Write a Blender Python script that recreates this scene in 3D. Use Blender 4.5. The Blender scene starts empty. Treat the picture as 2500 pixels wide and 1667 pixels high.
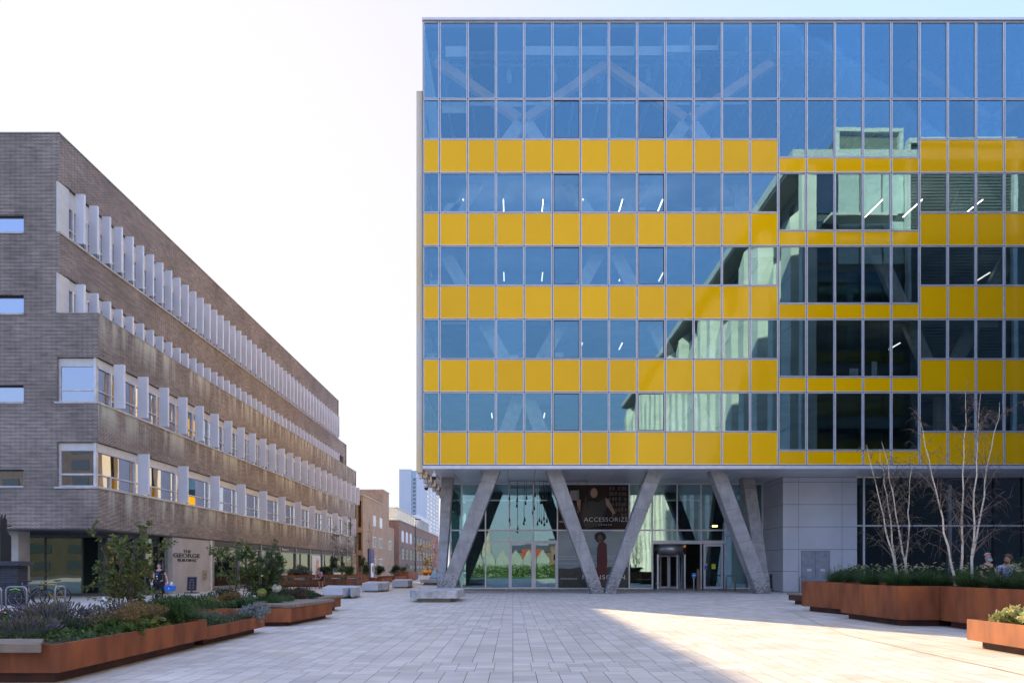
import bpy, bmesh, math, random
from mathutils import Vector, Matrix, noise
R = math.radians
scene = bpy.context.scene
col = scene.collection
random.seed(7)
# ---- survey constants: eye height 1.5 m, 24 mm lens with vertical shift, everything laid out on metric planes
F, VX, VY, EYE = 1667.0, 1252.0, 1386.0, 1.5
def wx(px, Y): return (px - VX) * Y / F
def wz(py, Y): return EYE + (VY - py) * Y / F
def wy(py, z=0.0): return (EYE - z) * F / (py - VY)
# ---------------------------------------------------------------- materials
MATS = {}
def new_mat(name):
    m = bpy.data.materials.new(name); m.use_nodes = True
    nt = m.node_tree; b = nt.nodes['Principled BSDF']
    return m, nt, b
def rgb(c): return (c[0], c[1], c[2], 1.0)
def pm(name, base, rough=0.6, metal=0.0, var=0.12, scale=3.0, bump=0.0, spec=0.5, island=0.0, stretch=(1,1,1), base2=None, detail=4, trans=0.0, coords='Object'):
    if name in MATS: return MATS[name]
    m, nt, b = new_mat(name); N = nt.nodes; L = nt.links
    b.inputs['Roughness'].default_value = rough; b.inputs['Metallic'].default_value = metal
    b.inputs['Specular IOR Level'].default_value = spec
    tc = N.new('ShaderNodeTexCoord'); mp = N.new('ShaderNodeMapping'); mp.inputs['Scale'].default_value = stretch
    L.new(tc.outputs[coords], mp.inputs[0])
    nz = N.new('ShaderNodeTexNoise'); nz.inputs['Scale'].default_value = scale; nz.inputs['Detail'].default_value = detail
    L.new(mp.outputs[0], nz.inputs['Vector'])
    mx = N.new('ShaderNodeMix'); mx.data_type = 'RGBA'
    c2 = base2 if base2 else [min(1, c*(1+var)) for c in base]
    c1 = base if base2 else [c*(1-var) for c in base]
    rp = N.new('ShaderNodeMapRange'); rp.inputs[1].default_value = 0.35; rp.inputs[2].default_value = 0.65
    L.new(nz.outputs['Fac'], rp.inputs[0])
    mx.inputs[6].default_value = rgb(c1); mx.inputs[7].default_value = rgb(c2)
    L.new(rp.outputs[0], mx.inputs[0])
    out = mx.outputs[2]
    if island > 0:
        g = N.new('ShaderNodeNewGeometry'); hs = N.new('ShaderNodeHueSaturation')
        mr = N.new('ShaderNodeMapRange'); mr.inputs[3].default_value = 1-island; mr.inputs[4].default_value = 1+island
        oi = N.new('ShaderNodeObjectInfo'); sm = N.new('ShaderNodeMath'); L.new(g.outputs['Random Per Island'], sm.inputs[0]); L.new(oi.outputs['Random'], sm.inputs[1])
        fc = N.new('ShaderNodeMath'); fc.operation = 'FRACT'; L.new(sm.outputs[0], fc.inputs[0])
        L.new(fc.outputs[0], mr.inputs[0]); L.new(mr.outputs[0], hs.inputs['Value'])
        L.new(out, hs.inputs['Color']); out = hs.outputs[0]
    L.new(out, b.inputs['Base Color'])
    if bump > 0:
        bp = N.new('ShaderNodeBump'); bp.inputs['Strength'].default_value = bump; bp.inputs['Distance'].default_value = 0.02
        L.new(nz.outputs['Fac'], bp.inputs['Height']); L.new(bp.outputs[0], b.inputs['Normal'])
    if trans > 0:
        tr = N.new('ShaderNodeBsdfTranslucent'); L.new(out, tr.inputs[0])
        ms = N.new('ShaderNodeMixShader'); ms.inputs[0].default_value = trans
        L.new(b.outputs[0], ms.inputs[1]); L.new(tr.outputs[0], ms.inputs[2])
        L.new(ms.outputs[0], N['Material Output'].inputs[0])
    MATS[name] = m; return m
def glass_mat(name, refl, tint, fac, rough=0.0, wav=0.02, wscale=0.7, fres=0.6, dark=None):
    m, nt, b = new_mat(name); N = nt.nodes; L = nt.links
    gl = N.new('ShaderNodeBsdfGlossy'); gl.inputs['Color'].default_value = rgb(refl); gl.inputs['Roughness'].default_value = rough
    if dark is None:
        tr = N.new('ShaderNodeBsdfTransparent'); tr.inputs['Color'].default_value = rgb(tint)
    else:
        tr = N.new('ShaderNodeBsdfDiffuse'); tr.inputs['Color'].default_value = rgb(dark)
    ms = N.new('ShaderNodeMixShader')
    fr = N.new('ShaderNodeFresnel'); fr.inputs['IOR'].default_value = 1.5
    ma = N.new('ShaderNodeMath'); ma.operation = 'MULTIPLY_ADD'; ma.inputs[1].default_value = fres; ma.inputs[2].default_value = fac
    ma.use_clamp = True
    L.new(fr.outputs[0], ma.inputs[0]); L.new(ma.outputs[0], ms.inputs[0])
    L.new(tr.outputs[0], ms.inputs[1]); L.new(gl.outputs[0], ms.inputs[2])
    tc = N.new('ShaderNodeTexCoord'); nz = N.new('ShaderNodeTexNoise'); nz.inputs['Scale'].default_value = wscale; nz.inputs['Detail'].default_value = 1
    g = N.new('ShaderNodeNewGeometry'); ad = N.new('ShaderNodeVectorMath'); ad.operation = 'ADD'
    cb = N.new('ShaderNodeCombineXYZ'); mu = N.new('ShaderNodeMath'); mu.operation = 'MULTIPLY'; mu.inputs[1].default_value = 37.0
    oi = N.new('ShaderNodeObjectInfo'); sm = N.new('ShaderNodeMath'); L.new(g.outputs['Random Per Island'], sm.inputs[0]); L.new(oi.outputs['Random'], sm.inputs[1])
    vr = N.new('ShaderNodeMapRange'); vr.inputs[3].default_value = .90; vr.inputs[4].default_value = 1.12; L.new(oi.outputs['Random'], vr.inputs[0])
    hs = N.new('ShaderNodeHueSaturation'); hs.inputs['Color'].default_value = rgb(refl); L.new(vr.outputs[0], hs.inputs['Value']); L.new(hs.outputs[0], gl.inputs['Color'])
    L.new(sm.outputs[0], mu.inputs[0]); L.new(mu.outputs[0], cb.inputs[0]); L.new(mu.outputs[0], cb.inputs[2])
    L.new(tc.outputs['Object'], ad.inputs[0]); L.new(cb.outputs[0], ad.inputs[1]); L.new(ad.outputs[0], nz.inputs['Vector'])
    bp = N.new('ShaderNodeBump'); bp.inputs['Strength'].default_value = 1.0; bp.inputs['Distance'].default_value = wav
    L.new(nz.outputs['Fac'], bp.inputs['Height']); L.new(bp.outputs[0], gl.inputs['Normal'])
    L.new(ms.outputs[0], N['Material Output'].inputs[0])
    MATS[name] = m; return m
def emit(name, c, s):
    if name in MATS: return MATS[name]
    m, nt, b = new_mat(name)
    b.inputs['Base Color'].default_value = rgb(c); b.inputs['Emission Color'].default_value = rgb(c); b.inputs['Emission Strength'].default_value = s
    MATS[name] = m; return m
def wall_uv(nt):
    """brick coordinates: (along wall, height) picked by the face normal"""
    N = nt.nodes; L = nt.links
    tc = N.new('ShaderNodeNewGeometry')
    sp = N.new('ShaderNodeSeparateXYZ'); L.new(tc.outputs['Position'], sp.inputs[0])
    sn = N.new('ShaderNodeSeparateXYZ'); L.new(tc.outputs['Normal'], sn.inputs[0])
    ab = N.new('ShaderNodeMath'); ab.operation = 'ABSOLUTE'; L.new(sn.outputs[0], ab.inputs[0])
    gt = N.new('ShaderNodeMath'); gt.operation = 'GREATER_THAN'; gt.inputs[1].default_value = 0.6; L.new(ab.outputs[0], gt.inputs[0])
    mx = N.new('ShaderNodeMix'); L.new(gt.outputs[0], mx.inputs[0]); L.new(sp.outputs[0], mx.inputs[2]); L.new(sp.outputs[1], mx.inputs[3])
    cb = N.new('ShaderNodeCombineXYZ'); L.new(mx.outputs[0], cb.inputs[0]); L.new(sp.outputs[2], cb.inputs[1])
    return cb, sp, gt
def brick_mat(name, c1, c2, mortar, w=0.245, h=0.066, ms=0.011, stains=None, stain_col=(0.56,0.57,0.48), patch=0.24, rough=0.85):
    m, nt, b = new_mat(name); N = nt.nodes; L = nt.links
    cb, sp, gt = wall_uv(nt)
    br = N.new('ShaderNodeTexBrick'); L.new(cb.outputs[0], br.inputs['Vector'])
    br.inputs['Color1'].default_value = rgb(c1); br.inputs['Color2'].default_value = rgb(c2); br.inputs['Mortar'].default_value = rgb(mortar)
    br.inputs['Scale'].default_value = 1.0; br.inputs['Mortar Size'].default_value = ms; br.inputs['Mortar Smooth'].default_value = 0.2
    br.inputs['Brick Width'].default_value = w; br.inputs['Row Height'].default_value = h; br.offset = 0.33; br.offset_frequency = 2
    nz = N.new('ShaderNodeTexNoise'); nz.inputs['Scale'].default_value = 0.45; nz.inputs['Detail'].default_value = 5; L.new(cb.outputs[0], nz.inputs['Vector'])
    mr = N.new('ShaderNodeMapRange'); mr.inputs[1].default_value = .3; mr.inputs[2].default_value = .7; mr.inputs[3].default_value = 1-patch; mr.inputs[4].default_value = 1+patch
    L.new(nz.outputs['Fac'], mr.inputs[0])
    mq = N.new('ShaderNodeMapping'); mq.inputs['Scale'].default_value = (1.6, 7.0, 1); L.new(cb.outputs[0], mq.inputs[0])
    nq = N.new('ShaderNodeTexNoise'); nq.inputs['Scale'].default_value = 1.0; nq.inputs['Detail'].default_value = 4; L.new(mq.outputs[0], nq.inputs['Vector'])
    rq = N.new('ShaderNodeMapRange'); rq.inputs[1].default_value = .32; rq.inputs[2].default_value = .68; rq.inputs[3].default_value = 1-patch; rq.inputs[4].default_value = 1+patch; L.new(nq.outputs['Fac'], rq.inputs[0])
    mm = N.new('ShaderNodeMath'); mm.operation = 'MULTIPLY'; L.new(mr.outputs[0], mm.inputs[0]); L.new(rq.outputs[0], mm.inputs[1])
    hs = N.new('ShaderNodeHueSaturation'); L.new(br.outputs['Color'], hs.inputs['Color']); L.new(mm.outputs[0], hs.inputs['Value'])
    out = hs.outputs[0]
    if stains:
        # lime streaks washed down from the sills, spaced along the wall
        sx = N.new('ShaderNodeMapping'); sx.inputs['Scale'].default_value = (1.35, 0.16, 1); L.new(cb.outputs[0], sx.inputs[0])
        n2 = N.new('ShaderNodeTexNoise'); n2.inputs['Scale'].default_value = 1.0; n2.inputs['Detail'].default_value = 3; L.new(sx.outputs[0], n2.inputs['Vector'])
        m2 = N.new('ShaderNodeMapRange'); m2.inputs[1].default_value = .46; m2.inputs[2].default_value = .62; L.new(n2.outputs['Fac'], m2.inputs[0])
        tot = None
        for (zt, zb) in stains:
            a = N.new('ShaderNodeMapRange'); a.inputs[1].default_value = zb; a.inputs[2].default_value = zt-.25; L.new(sp.outputs[2], a.inputs[0])
            c = N.new('ShaderNodeMath'); c.operation = 'LESS_THAN'; c.inputs[1].default_value = zt; L.new(sp.outputs[2], c.inputs[0])
            d = N.new('ShaderNodeMath'); d.operation = 'MULTIPLY'; L.new(a.outputs[0], d.inputs[0]); L.new(c.outputs[0], d.inputs[1])
            if tot is None: tot = d.outputs[0]
            else:
                e = N.new('ShaderNodeMath'); e.operation = 'MAXIMUM'; L.new(tot, e.inputs[0]); L.new(d.outputs[0], e.inputs[1]); tot = e.outputs[0]
        f = N.new('ShaderNodeMath'); f.operation = 'MULTIPLY'; L.new(tot, f.inputs[0]); L.new(m2.outputs[0], f.inputs[1])
        f1 = N.new('ShaderNodeMath'); f1.operation = 'MULTIPLY'; L.new(f.outputs[0], f1.inputs[0]); L.new(gt.outputs[0], f1.inputs[1])
        f2 = N.new('ShaderNodeMath'); f2.operation = 'MULTIPLY'; f2.inputs[1].default_value = 0.85; L.new(f1.outputs[0], f2.inputs[0])
        mx = N.new('ShaderNodeMix'); mx.data_type = 'RGBA'; L.new(f2.outputs[0], mx.inputs[0]); L.new(out, mx.inputs[6]); mx.inputs[7].default_value = rgb(stain_col)
        out = mx.outputs[2]
    L.new(out, b.inputs['Base Color']); b.inputs['Roughness'].default_value = rough
    bp = N.new('ShaderNodeBump'); bp.inputs['Strength'].default_value = 0.4; bp.inputs['Distance'].default_value = 0.01; bp.invert = True
    L.new(br.outputs['Fac'], bp.inputs['Height']); L.new(bp.outputs[0], b.inputs['Normal'])
    MATS[name] = m; return m
def paving_mat(name, cw, cl, base, mortar, bands=False, msz=0.005):
    m, nt, b = new_mat(name); N = nt.nodes; L = nt.links
    g = N.new('ShaderNodeNewGeometry'); sp = N.new('ShaderNodeSeparateXYZ'); L.new(g.outputs['Position'], sp.inputs[0])
    cb = N.new('ShaderNodeCombineXYZ'); L.new(sp.outputs[1], cb.inputs[0]); L.new(sp.outputs[0], cb.inputs[1])
    def bk(cw, cl, off, fq):
        br = N.new('ShaderNodeTexBrick'); L.new(cb.outputs[0], br.inputs['Vector'])
        k = 0.13
        br.inputs['Color1'].default_value = rgb([c*(1-k) for c in base]); br.inputs['Color2'].default_value = rgb([c*(1+k) for c in base]); br.inputs['Mortar'].default_value = rgb(mortar)
        br.inputs['Scale'].default_value = 1; br.inputs['Mortar Size'].default_value = msz; br.inputs['Mortar Smooth'].default_value = 0.3
        br.inputs['Brick Width'].default_value = cl; br.inputs['Row Height'].default_value = cw; br.offset = off; br.offset_frequency = fq; br.inputs['Bias'].default_value = 0.1
        return br
    a = bk(cw, cl, 0.37, 3); out = a.outputs['Color']; fac = a.outputs['Fac']
    # the long joints running away from the viewer are wider and darker
    fx = N.new('ShaderNodeMath'); fx.operation = 'DIVIDE'; fx.inputs[1].default_value = cw; L.new(sp.outputs[0], fx.inputs[0])
    ff = N.new('ShaderNodeMath'); ff.operation = 'FRACT'; L.new(fx.outputs[0], ff.inputs[0])
    fl = N.new('ShaderNodeMath'); fl.operation = 'LESS_THAN'; fl.inputs[1].default_value = 0.02; L.new(ff.outputs[0], fl.inputs[0])
    if bands:
        b2 = bk(cw*0.86, cl*0.62, 0.5, 2)
        my = N.new('ShaderNodeMath'); my.operation = 'DIVIDE'; my.inputs[1].default_value = 7.2; L.new(sp.outputs[1], my.inputs[0])
        ad = N.new('ShaderNodeMath'); ad.operation = 'ADD'; ad.inputs[1].default_value = -0.372+10; L.new(my.outputs[0], ad.inputs[0])
        fr = N.new('ShaderNodeMath'); fr.operation = 'FRACT'; L.new(ad.outputs[0], fr.inputs[0])
        lt = N.new('ShaderNodeMath'); lt.operation = 'LESS_THAN'; lt.inputs[1].default_value = 0.137; L.new(fr.outputs[0], lt.inputs[0])
        mx = N.new('ShaderNodeMix'); mx.data_type = 'RGBA'; L.new(lt.outputs[0], mx.inputs[0]); L.new(out, mx.inputs[6]); L.new(b2.outputs['Color'], mx.inputs[7]); out = mx.outputs[2]
        inv = N.new('ShaderNodeMath'); inv.operation = 'SUBTRACT'; inv.inputs[0].default_value = 1; L.new(lt.outputs[0], inv.inputs[1])
        fm = N.new('ShaderNodeMath'); fm.operation = 'MULTIPLY'; L.new(fl.outputs[0], fm.inputs[0]); L.new(inv.outputs[0], fm.inputs[1]); fl = fm
    if bands:
        sc2 = N.new('ShaderNodeMath'); sc2.operation = 'MULTIPLY'; sc2.inputs[1].default_value = 0.8; L.new(fl.outputs[0], sc2.inputs[0]); fl = sc2
        mz = N.new('ShaderNodeMix'); mz.data_type = 'RGBA'; L.new(fl.outputs[0], mz.inputs[0]); L.new(out, mz.inputs[6]); mz.inputs[7].default_value = rgb([c*.35 for c in mortar]); out = mz.outputs[2]
    nz = N.new('ShaderNodeTexNoise'); nz.inputs['Scale'].default_value = 0.9; nz.inputs['Detail'].default_value = 6; L.new(g.outputs['Position'], nz.inputs['Vector'])
    mr = N.new('ShaderNodeMapRange'); mr.inputs[1].default_value = .3; mr.inputs[2].default_value = .7; mr.inputs[3].default_value = .86; mr.inputs[4].default_value = 1.1; L.new(nz.outputs['Fac'], mr.inputs[0])
    hs = N.new('ShaderNodeHueSaturation'); L.new(out, hs.inputs['Color']); L.new(mr.outputs[0], hs.inputs['Value'])
    # ochre veining of york stone
    st = N.new('ShaderNodeMapping'); st.inputs['Scale'].default_value = (1.1, 3.0, 1); L.new(g.outputs['Position'], st.inputs[0])
    n2 = N.new('ShaderNodeTexNoise'); n2.inputs['Scale'].default_value = 1.3; n2.inputs['Detail'].default_value = 3; n2.inputs['Distortion'].default_value = 1.2; L.new(st.outputs[0], n2.inputs['Vector'])
    m2 = N.new('ShaderNodeMapRange'); m2.inputs[1].default_value = .54; m2.inputs[2].default_value = .74; m2.inputs[4].default_value = .55; L.new(n2.outputs['Fac'], m2.inputs[0])
    mo = N.new('ShaderNodeMix'); mo.data_type = 'RGBA'; L.new(m2.outputs[0], mo.inputs[0]); L.new(hs.outputs[0], mo.inputs[6]); mo.inputs[7].default_value = rgb((base[0]*1.0, base[1]*.86, base[2]*.62))
    vo = N.new('ShaderNodeTexVoronoi'); vo.inputs['Scale'].default_value = 2.2; L.new(g.outputs['Position'], vo.inputs['Vector'])
    gs = N.new('ShaderNodeMapRange'); gs.inputs[1].default_value = .028; gs.inputs[2].default_value = .05; gs.inputs[3].default_value = .55; gs.inputs[4].default_value = 0; L.new(vo.outputs['Distance'], gs.inputs[0])
    gm_ = N.new('ShaderNodeMix'); gm_.data_type = 'RGBA'; L.new(gs.outputs[0], gm_.inputs[0]); L.new(mo.outputs[2], gm_.inputs[6]); gm_.inputs[7].default_value = (.16,.15,.14,1); mo = gm_
    L.new(mo.outputs[2], b.inputs['Base Color']); b.inputs['Roughness'].default_value = 0.62; b.inputs['Specular IOR Level'].default_value = 0.35
    MATS[name] = m; return m
# ---------------------------------------------------------------- mesh builder
class MB:
    def __init__(s): s.v = []; s.f = []; s.mi = []; s.m = 0; s.smooth = []; s.sm = False
    def add(s, vs, fs):
        o = len(s.v); s.v += [tuple(v) for v in vs]
        for f in fs: s.f.append([i+o for i in f]); s.mi.append(s.m); s.smooth.append(s.sm)
        return s
    def box(s, x0, x1, y0, y1, z0, z1):
        if x0 > x1: x0, x1 = x1, x0
        if y0 > y1: y0, y1 = y1, y0
        if z0 > z1: z0, z1 = z1, z0
        v = [(x0,y0,z0),(x1,y0,z0),(x1,y1,z0),(x0,y1,z0),(x0,y0,z1),(x1,y0,z1),(x1,y1,z1),(x0,y1,z1)]
        return s.add(v, [(0,3,2,1),(4,5,6,7),(0,1,5,4),(1,2,6,5),(2,3,7,6),(3,0,4,7)])
    def quad(s, a, b, c, d): return s.add([a,b,c,d], [(0,1,2,3)])
    def prism(s, poly, z0, z1, taper=0.0):
        n = len(poly); cx = sum(p[0] for p in poly)/n; cy = sum(p[1] for p in poly)/n
        area = sum(poly[i][0]*poly[(i+1)%n][1]-poly[(i+1)%n][0]*poly[i][1] for i in range(n))
        if area < 0: poly = poly[::-1]
        v = [(x,y,z0) for x,y in poly] + [(x+(cx-x)*taper, y+(cy-y)*taper, z1) for x,y in poly]
        return s.add(v, [tuple(range(n-1,-1,-1)), tuple(range(n,2*n))] + [(i,(i+1)%n,n+(i+1)%n,n+i) for i in range(n)])
    def hexa(s, bot, top):
        return s.add(list(bot)+list(top), [(3,2,1,0),(4,5,6,7),(0,1,5,4),(1,2,6,5),(2,3,7,6),(3,0,4,7)])
    def tube(s, pts, r, n=8, cap=True):
        pts = [Vector(p) for p in pts]; rs = r if isinstance(r, (list,tuple)) else [r]*len(pts)
        o = len(s.v); up = Vector((0,0,1)); prev = None
        for i,p in enumerate(pts):
            t = (pts[min(i+1,len(pts)-1)]-pts[max(i-1,0)])
            if t.length < 1e-9: t = Vector((0,0,1))
            t.normalize()
            if prev is None:
                a = t.cross(up) if abs(t.z) < 0.95 else t.cross(Vector((1,0,0)))
            else:
                a = prev - t*prev.dot(t)
                if a.length < 1e-6: a = t.cross(up)
            a.normalize(); b = t.cross(a); prev = a
            for k in range(n):
                an = 2*math.pi*k/n; q = p + (a*math.cos(an)+b*math.sin(an))*rs[i]; s.v.append(tuple(q))
        for i in range(len(pts)-1):
            for k in range(n):
                k2 = (k+1)%n; s.f.append([o+i*n+k, o+i*n+k2, o+(i+1)*n+k2, o+(i+1)*n+k]); s.mi.append(s.m); s.smooth.append(n>5)
        if cap:
            s.f.append([o+k for k in range(n-1,-1,-1)]); s.mi.append(s.m); s.smooth.append(False)
            e = o+(len(pts)-1)*n; s.f.append([e+k for k in range(n)]); s.mi.append(s.m); s.smooth.append(False)
        return s
    def lathe(s, c, prof, n=24):
        o = len(s.v)
        for (r,z) in prof:
            for k in range(n):
                a = 2*math.pi*k/n; s.v.append((c[0]+r*math.cos(a), c[1]+r*math.sin(a), c[2]+z))
        for i in range(len(prof)-1):
            for k in range(n):
                k2 = (k+1)%n; s.f.append([o+i*n+k, o+i*n+k2, o+(i+1)*n+k2, o+(i+1)*n+k]); s.mi.append(s.m); s.smooth.append(True)
        s.f.append([o+k for k in range(n-1,-1,-1)]); s.mi.append(s.m); s.smooth.append(False)
        e = o+(len(prof)-1)*n; s.f.append([e+k for k in range(n)]); s.mi.append(s.m); s.smooth.append(False)
        return s
    def ball(s, c, r, nu=12, nv=8):
        if not isinstance(r, (tuple,list)): r = (r,r,r)
        o = len(s.v)
        for j in range(1,nv):
            th = math.pi*j/nv
            for k in range(nu):
                a = 2*math.pi*k/nu; s.v.append((c[0]+r[0]*math.sin(th)*math.cos(a), c[1]+r[1]*math.sin(th)*math.sin(a), c[2]+r[2]*math.cos(th)))
        t = len(s.v); s.v.append((c[0],c[1],c[2]+r[2])); s.v.append((c[0],c[1],c[2]-r[2]))
        fs = []
        for j in range(nv-2):
            for k in range(nu): fs.append([o+j*nu+k, o+(j+1)*nu+k, o+(j+1)*nu+(k+1)%nu, o+j*nu+(k+1)%nu])
        for k in range(nu): fs.append([t, o+k, o+(k+1)%nu]); fs.append([t+1, o+(nv-2)*nu+(k+1)%nu, o+(nv-2)*nu+k])
        for f in fs: s.f.append(f); s.mi.append(s.m); s.smooth.append(True)
        return s
    def torus(s, c, Rr, r, axis='y', n=28, m=8):
        o = len(s.v)
        for i in range(n):
            a = 2*math.pi*i/n
            for j in range(m):
                b = 2*math.pi*j/m; q = Rr+r*math.cos(b)
                if axis == 'y': p = (c[0]+q*math.cos(a), c[1]+r*math.sin(b), c[2]+q*math.sin(a))
                else: p = (c[0]+q*math.cos(a), c[1]+q*math.sin(a), c[2]+r*math.sin(b))
                s.v.append(p)
        for i in range(n):
            for j in range(m):
                s.f.append([o+i*m+j, o+i*m+(j+1)%m, o+((i+1)%n)*m+(j+1)%m, o+((i+1)%n)*m+j]); s.mi.append(s.m); s.smooth.append(True)
        return s
    def build(s, name, mats, parent=None, bevel=0.0):
        me = bpy.data.meshes.new(name)
        off = Vector((0,0,0))
        if parent is not None and root_of(parent).get('_abs', 0): off = world_loc(parent)
        me.from_pydata([tuple(Vector(v)-off) for v in s.v] if off.length else s.v, [], s.f)
        if not isinstance(mats, (list,tuple)): mats = [mats]
        for m in mats: me.materials.append(m)
        me.polygons.foreach_set('material_index', s.mi); me.polygons.foreach_set('use_smooth', s.smooth)
        me.update()
        o = bpy.data.objects.new(name, me); col.objects.link(o)
        if parent is not None: o.parent = parent
        if bevel > 0:
            b = o.modifiers.new('Bevel', 'BEVEL'); b.width = bevel; b.segments = 2; b.limit_method = 'ANGLE'
        return o
def world_loc(o):
    v = Vector((0,0,0))
    while o is not None: v = v + Vector(o.location); o = o.parent
    return v
def root_of(o):
    while o.parent is not None: o = o.parent
    return o
def tag(o, label=None, cat=None, group=None, kind=None):
    if label: o['label'] = label
    if cat: o['category'] = cat
    if group: o['group'] = group
    if kind: o['kind'] = kind
    return o
def thing(name, label, cat, loc=(0,0,0), rz=0, group=None, absolute=False):
    """an Empty; with absolute=True the parts under it are written in world coordinates"""
    o = bpy.data.objects.new(name, None); o.empty_display_size = 0.3; col.objects.link(o)
    o.location = loc; o.rotation_euler = (0,0,rz)
    if absolute: o['_abs'] = 1
    return tag(o, label, cat, group)
def copy_tree(o, parent=None):
    c = o.copy(); col.objects.link(c); c.parent = parent
    for ch in [x for x in bpy.data.objects if x.parent == o]: copy_tree(ch, c)
    return c
def text_mesh(name, body, size, mat, parent, loc, rot, extrude=0.01, align='CENTER', sx=1.0, sh=0.0, spacing=1.0, offset=0.0, fit=None):
    cu = bpy.data.curves.new(name, 'FONT'); cu.body = body; cu.size = size; cu.extrude = extrude; cu.align_x = align; cu.align_y = 'CENTER'
    cu.space_character = spacing; cu.shear = sh; cu.resolution_u = 3; cu.offset = offset
    t = bpy.data.objects.new(name+'_tmp', cu); col.objects.link(t)
    dg = bpy.context.evaluated_depsgraph_get(); me = bpy.data.meshes.new_from_object(t.evaluated_get(dg))
    bpy.data.objects.remove(t)
    if fit:       # scale to a measured width and cap height
        xs_ = [v.co.x for v in me.vertices]; ys_ = [v.co.y for v in me.vertices]
        me.transform(Matrix.Diagonal((fit[0]/(max(xs_)-min(xs_)), fit[1]/(max(ys_)-min(ys_)), 1, 1)) @ Matrix.Translation((-(max(xs_)+min(xs_))/2, -(max(ys_)+min(ys_))/2, 0)))
    M = Matrix.Translation(Vector(loc)) @ Matrix.Rotation(rot[2],4,'Z') @ Matrix.Rotation(rot[0],4,'X') @ Matrix.Diagonal((sx,1,1,1))
    off = Vector((0,0,0))
    if parent is not None and root_of(parent).get('_abs', 0): off = world_loc(parent)
    me.transform(Matrix.Translation(-off) @ M); me.materials.clear(); me.materials.append(mat)
    o = bpy.data.objects.new(name, me); col.objects.link(o); o.parent = parent
    return o

# ---------------------------------------------------------------- shared materials
ALU   = pm('aluminium', (0.72,0.71,0.76), 0.4, 0.1, 0.05)
ALUD  = pm('dark_metal', (0.035,0.04,0.055), 0.4, 0.4, 0.1)
YEL   = pm('yellow_glass_panel', (1.0,0.535,0.002), 0.06, 0.0, 0.03, 0.25, spec=0.24, island=.045)
CONC  = pm('smooth_concrete', (0.36,0.35,0.35), 0.8, 0, 0.16, 1.6, bump=0.25, detail=8)
CONCL = pm('pale_concrete', (0.50,0.49,0.48), 0.8, 0, 0.2, 3.5, bump=0.3, detail=8)
CONCD = pm('wall_concrete', (0.42,0.395,0.37), 0.85, 0, 0.08, 1.2, bump=0.1)  # plain warm grey wall concrete in its own tone
CLAD  = pm('grey_cladding', (0.64,0.65,0.70), 0.45, 0.0, 0.06, 0.6)
SOFF  = pm('soffit_metal', (0.68,0.69,0.73), 0.35, 0.15, 0.08, 0.5)
BLACK = pm('black_paint', (0.012,0.013,0.016), 0.4, 0, 0.1)
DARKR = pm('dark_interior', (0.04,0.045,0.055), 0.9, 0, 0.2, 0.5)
INT   = pm('interior_plaster', (0.45,0.49,0.50), 0.9, 0, 0.25, 0.35)
WHITE = pm('white_paint', (0.72,0.73,0.75), 0.5, 0, 0.04)
FINM  = pm('pale_blue_fin', (0.72,0.75,0.84), 0.4, 0.1, 0.05, 0.8)
def corten(name, c1, c2):
    m = pm(name, c1, 0.72, 0.0, base2=c2, scale=2.2, bump=0.15, detail=9, stretch=(1,1,0.35), coords='Object'); return m
CORT  = corten('corten_steel', (0.15,0.042,0.016), (0.31,0.094,0.028))
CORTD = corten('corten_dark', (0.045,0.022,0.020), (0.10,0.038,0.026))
TIMB  = pm('weathered_timber', (0.24,0.185,0.14), 0.8, 0, 0.3, 2.0, bump=0.3, stretch=(1,9,1), detail=8)
SOIL  = pm('soil', (0.035,0.026,0.02), 0.95, 0, 0.4, 14, bump=0.5)
STEEL = pm('brushed_steel', (0.34,0.35,0.37), 0.35, 0.9, 0.05)
GLASS = glass_mat('curtain_wall_glass', (0.37,0.66,0.80), (0.88,0.94,0.95), 0.185, wav=0.0022, wscale=0.55)
GLASG = glass_mat('shopfront_glass', (0.55,0.78,0.9), (0.60,0.78,0.76), 0.24, wav=0.004, wscale=0.5)
GLASL = glass_mat('left_building_glass', (0.78,0.85,1.0), None, 0.50, wav=0.006, wscale=0.5, dark=(0.02,0.022,0.035))
GLASLG= glass_mat('street_level_glass', (0.75,0.95,0.85), None, 0.18, wav=0.008, wscale=0.4, dark=(0.008,0.014,0.014))
GLASD = glass_mat('dark_glass', (0.5,0.62,0.7), None, 0.22, wav=0.006, wscale=0.5, dark=(0.006,0.012,0.016))
BR_L  = brick_mat('dark_brick', (0.036,0.027,0.028), (0.125,0.084,0.070), (0.43,0.38,0.34), ms=0.0145, stains=[(13.6,11.9),(9.35,7.9),(5.32,3.9)])
BR_B  = brick_mat('buff_brick', (0.33,0.205,0.125), (0.46,0.30,0.19), (0.42,0.34,0.26), w=0.35, h=0.11, patch=0.12)
BR_R  = brick_mat('brown_brick', (0.21,0.12,0.085), (0.29,0.17,0.12), (0.32,0.26,0.22), w=0.4, h=0.13, patch=0.15)
PAVE  = paving_mat('stone_paving', 0.326, 0.42, (0.61,0.56,0.485), (0.14,0.135,0.13), bands=True)
PAVE2 = paving_mat('large_stone_paving', 0.62, 1.15, (0.61,0.555,0.465), (0.13,0.12,0.105), msz=0.012)

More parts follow.
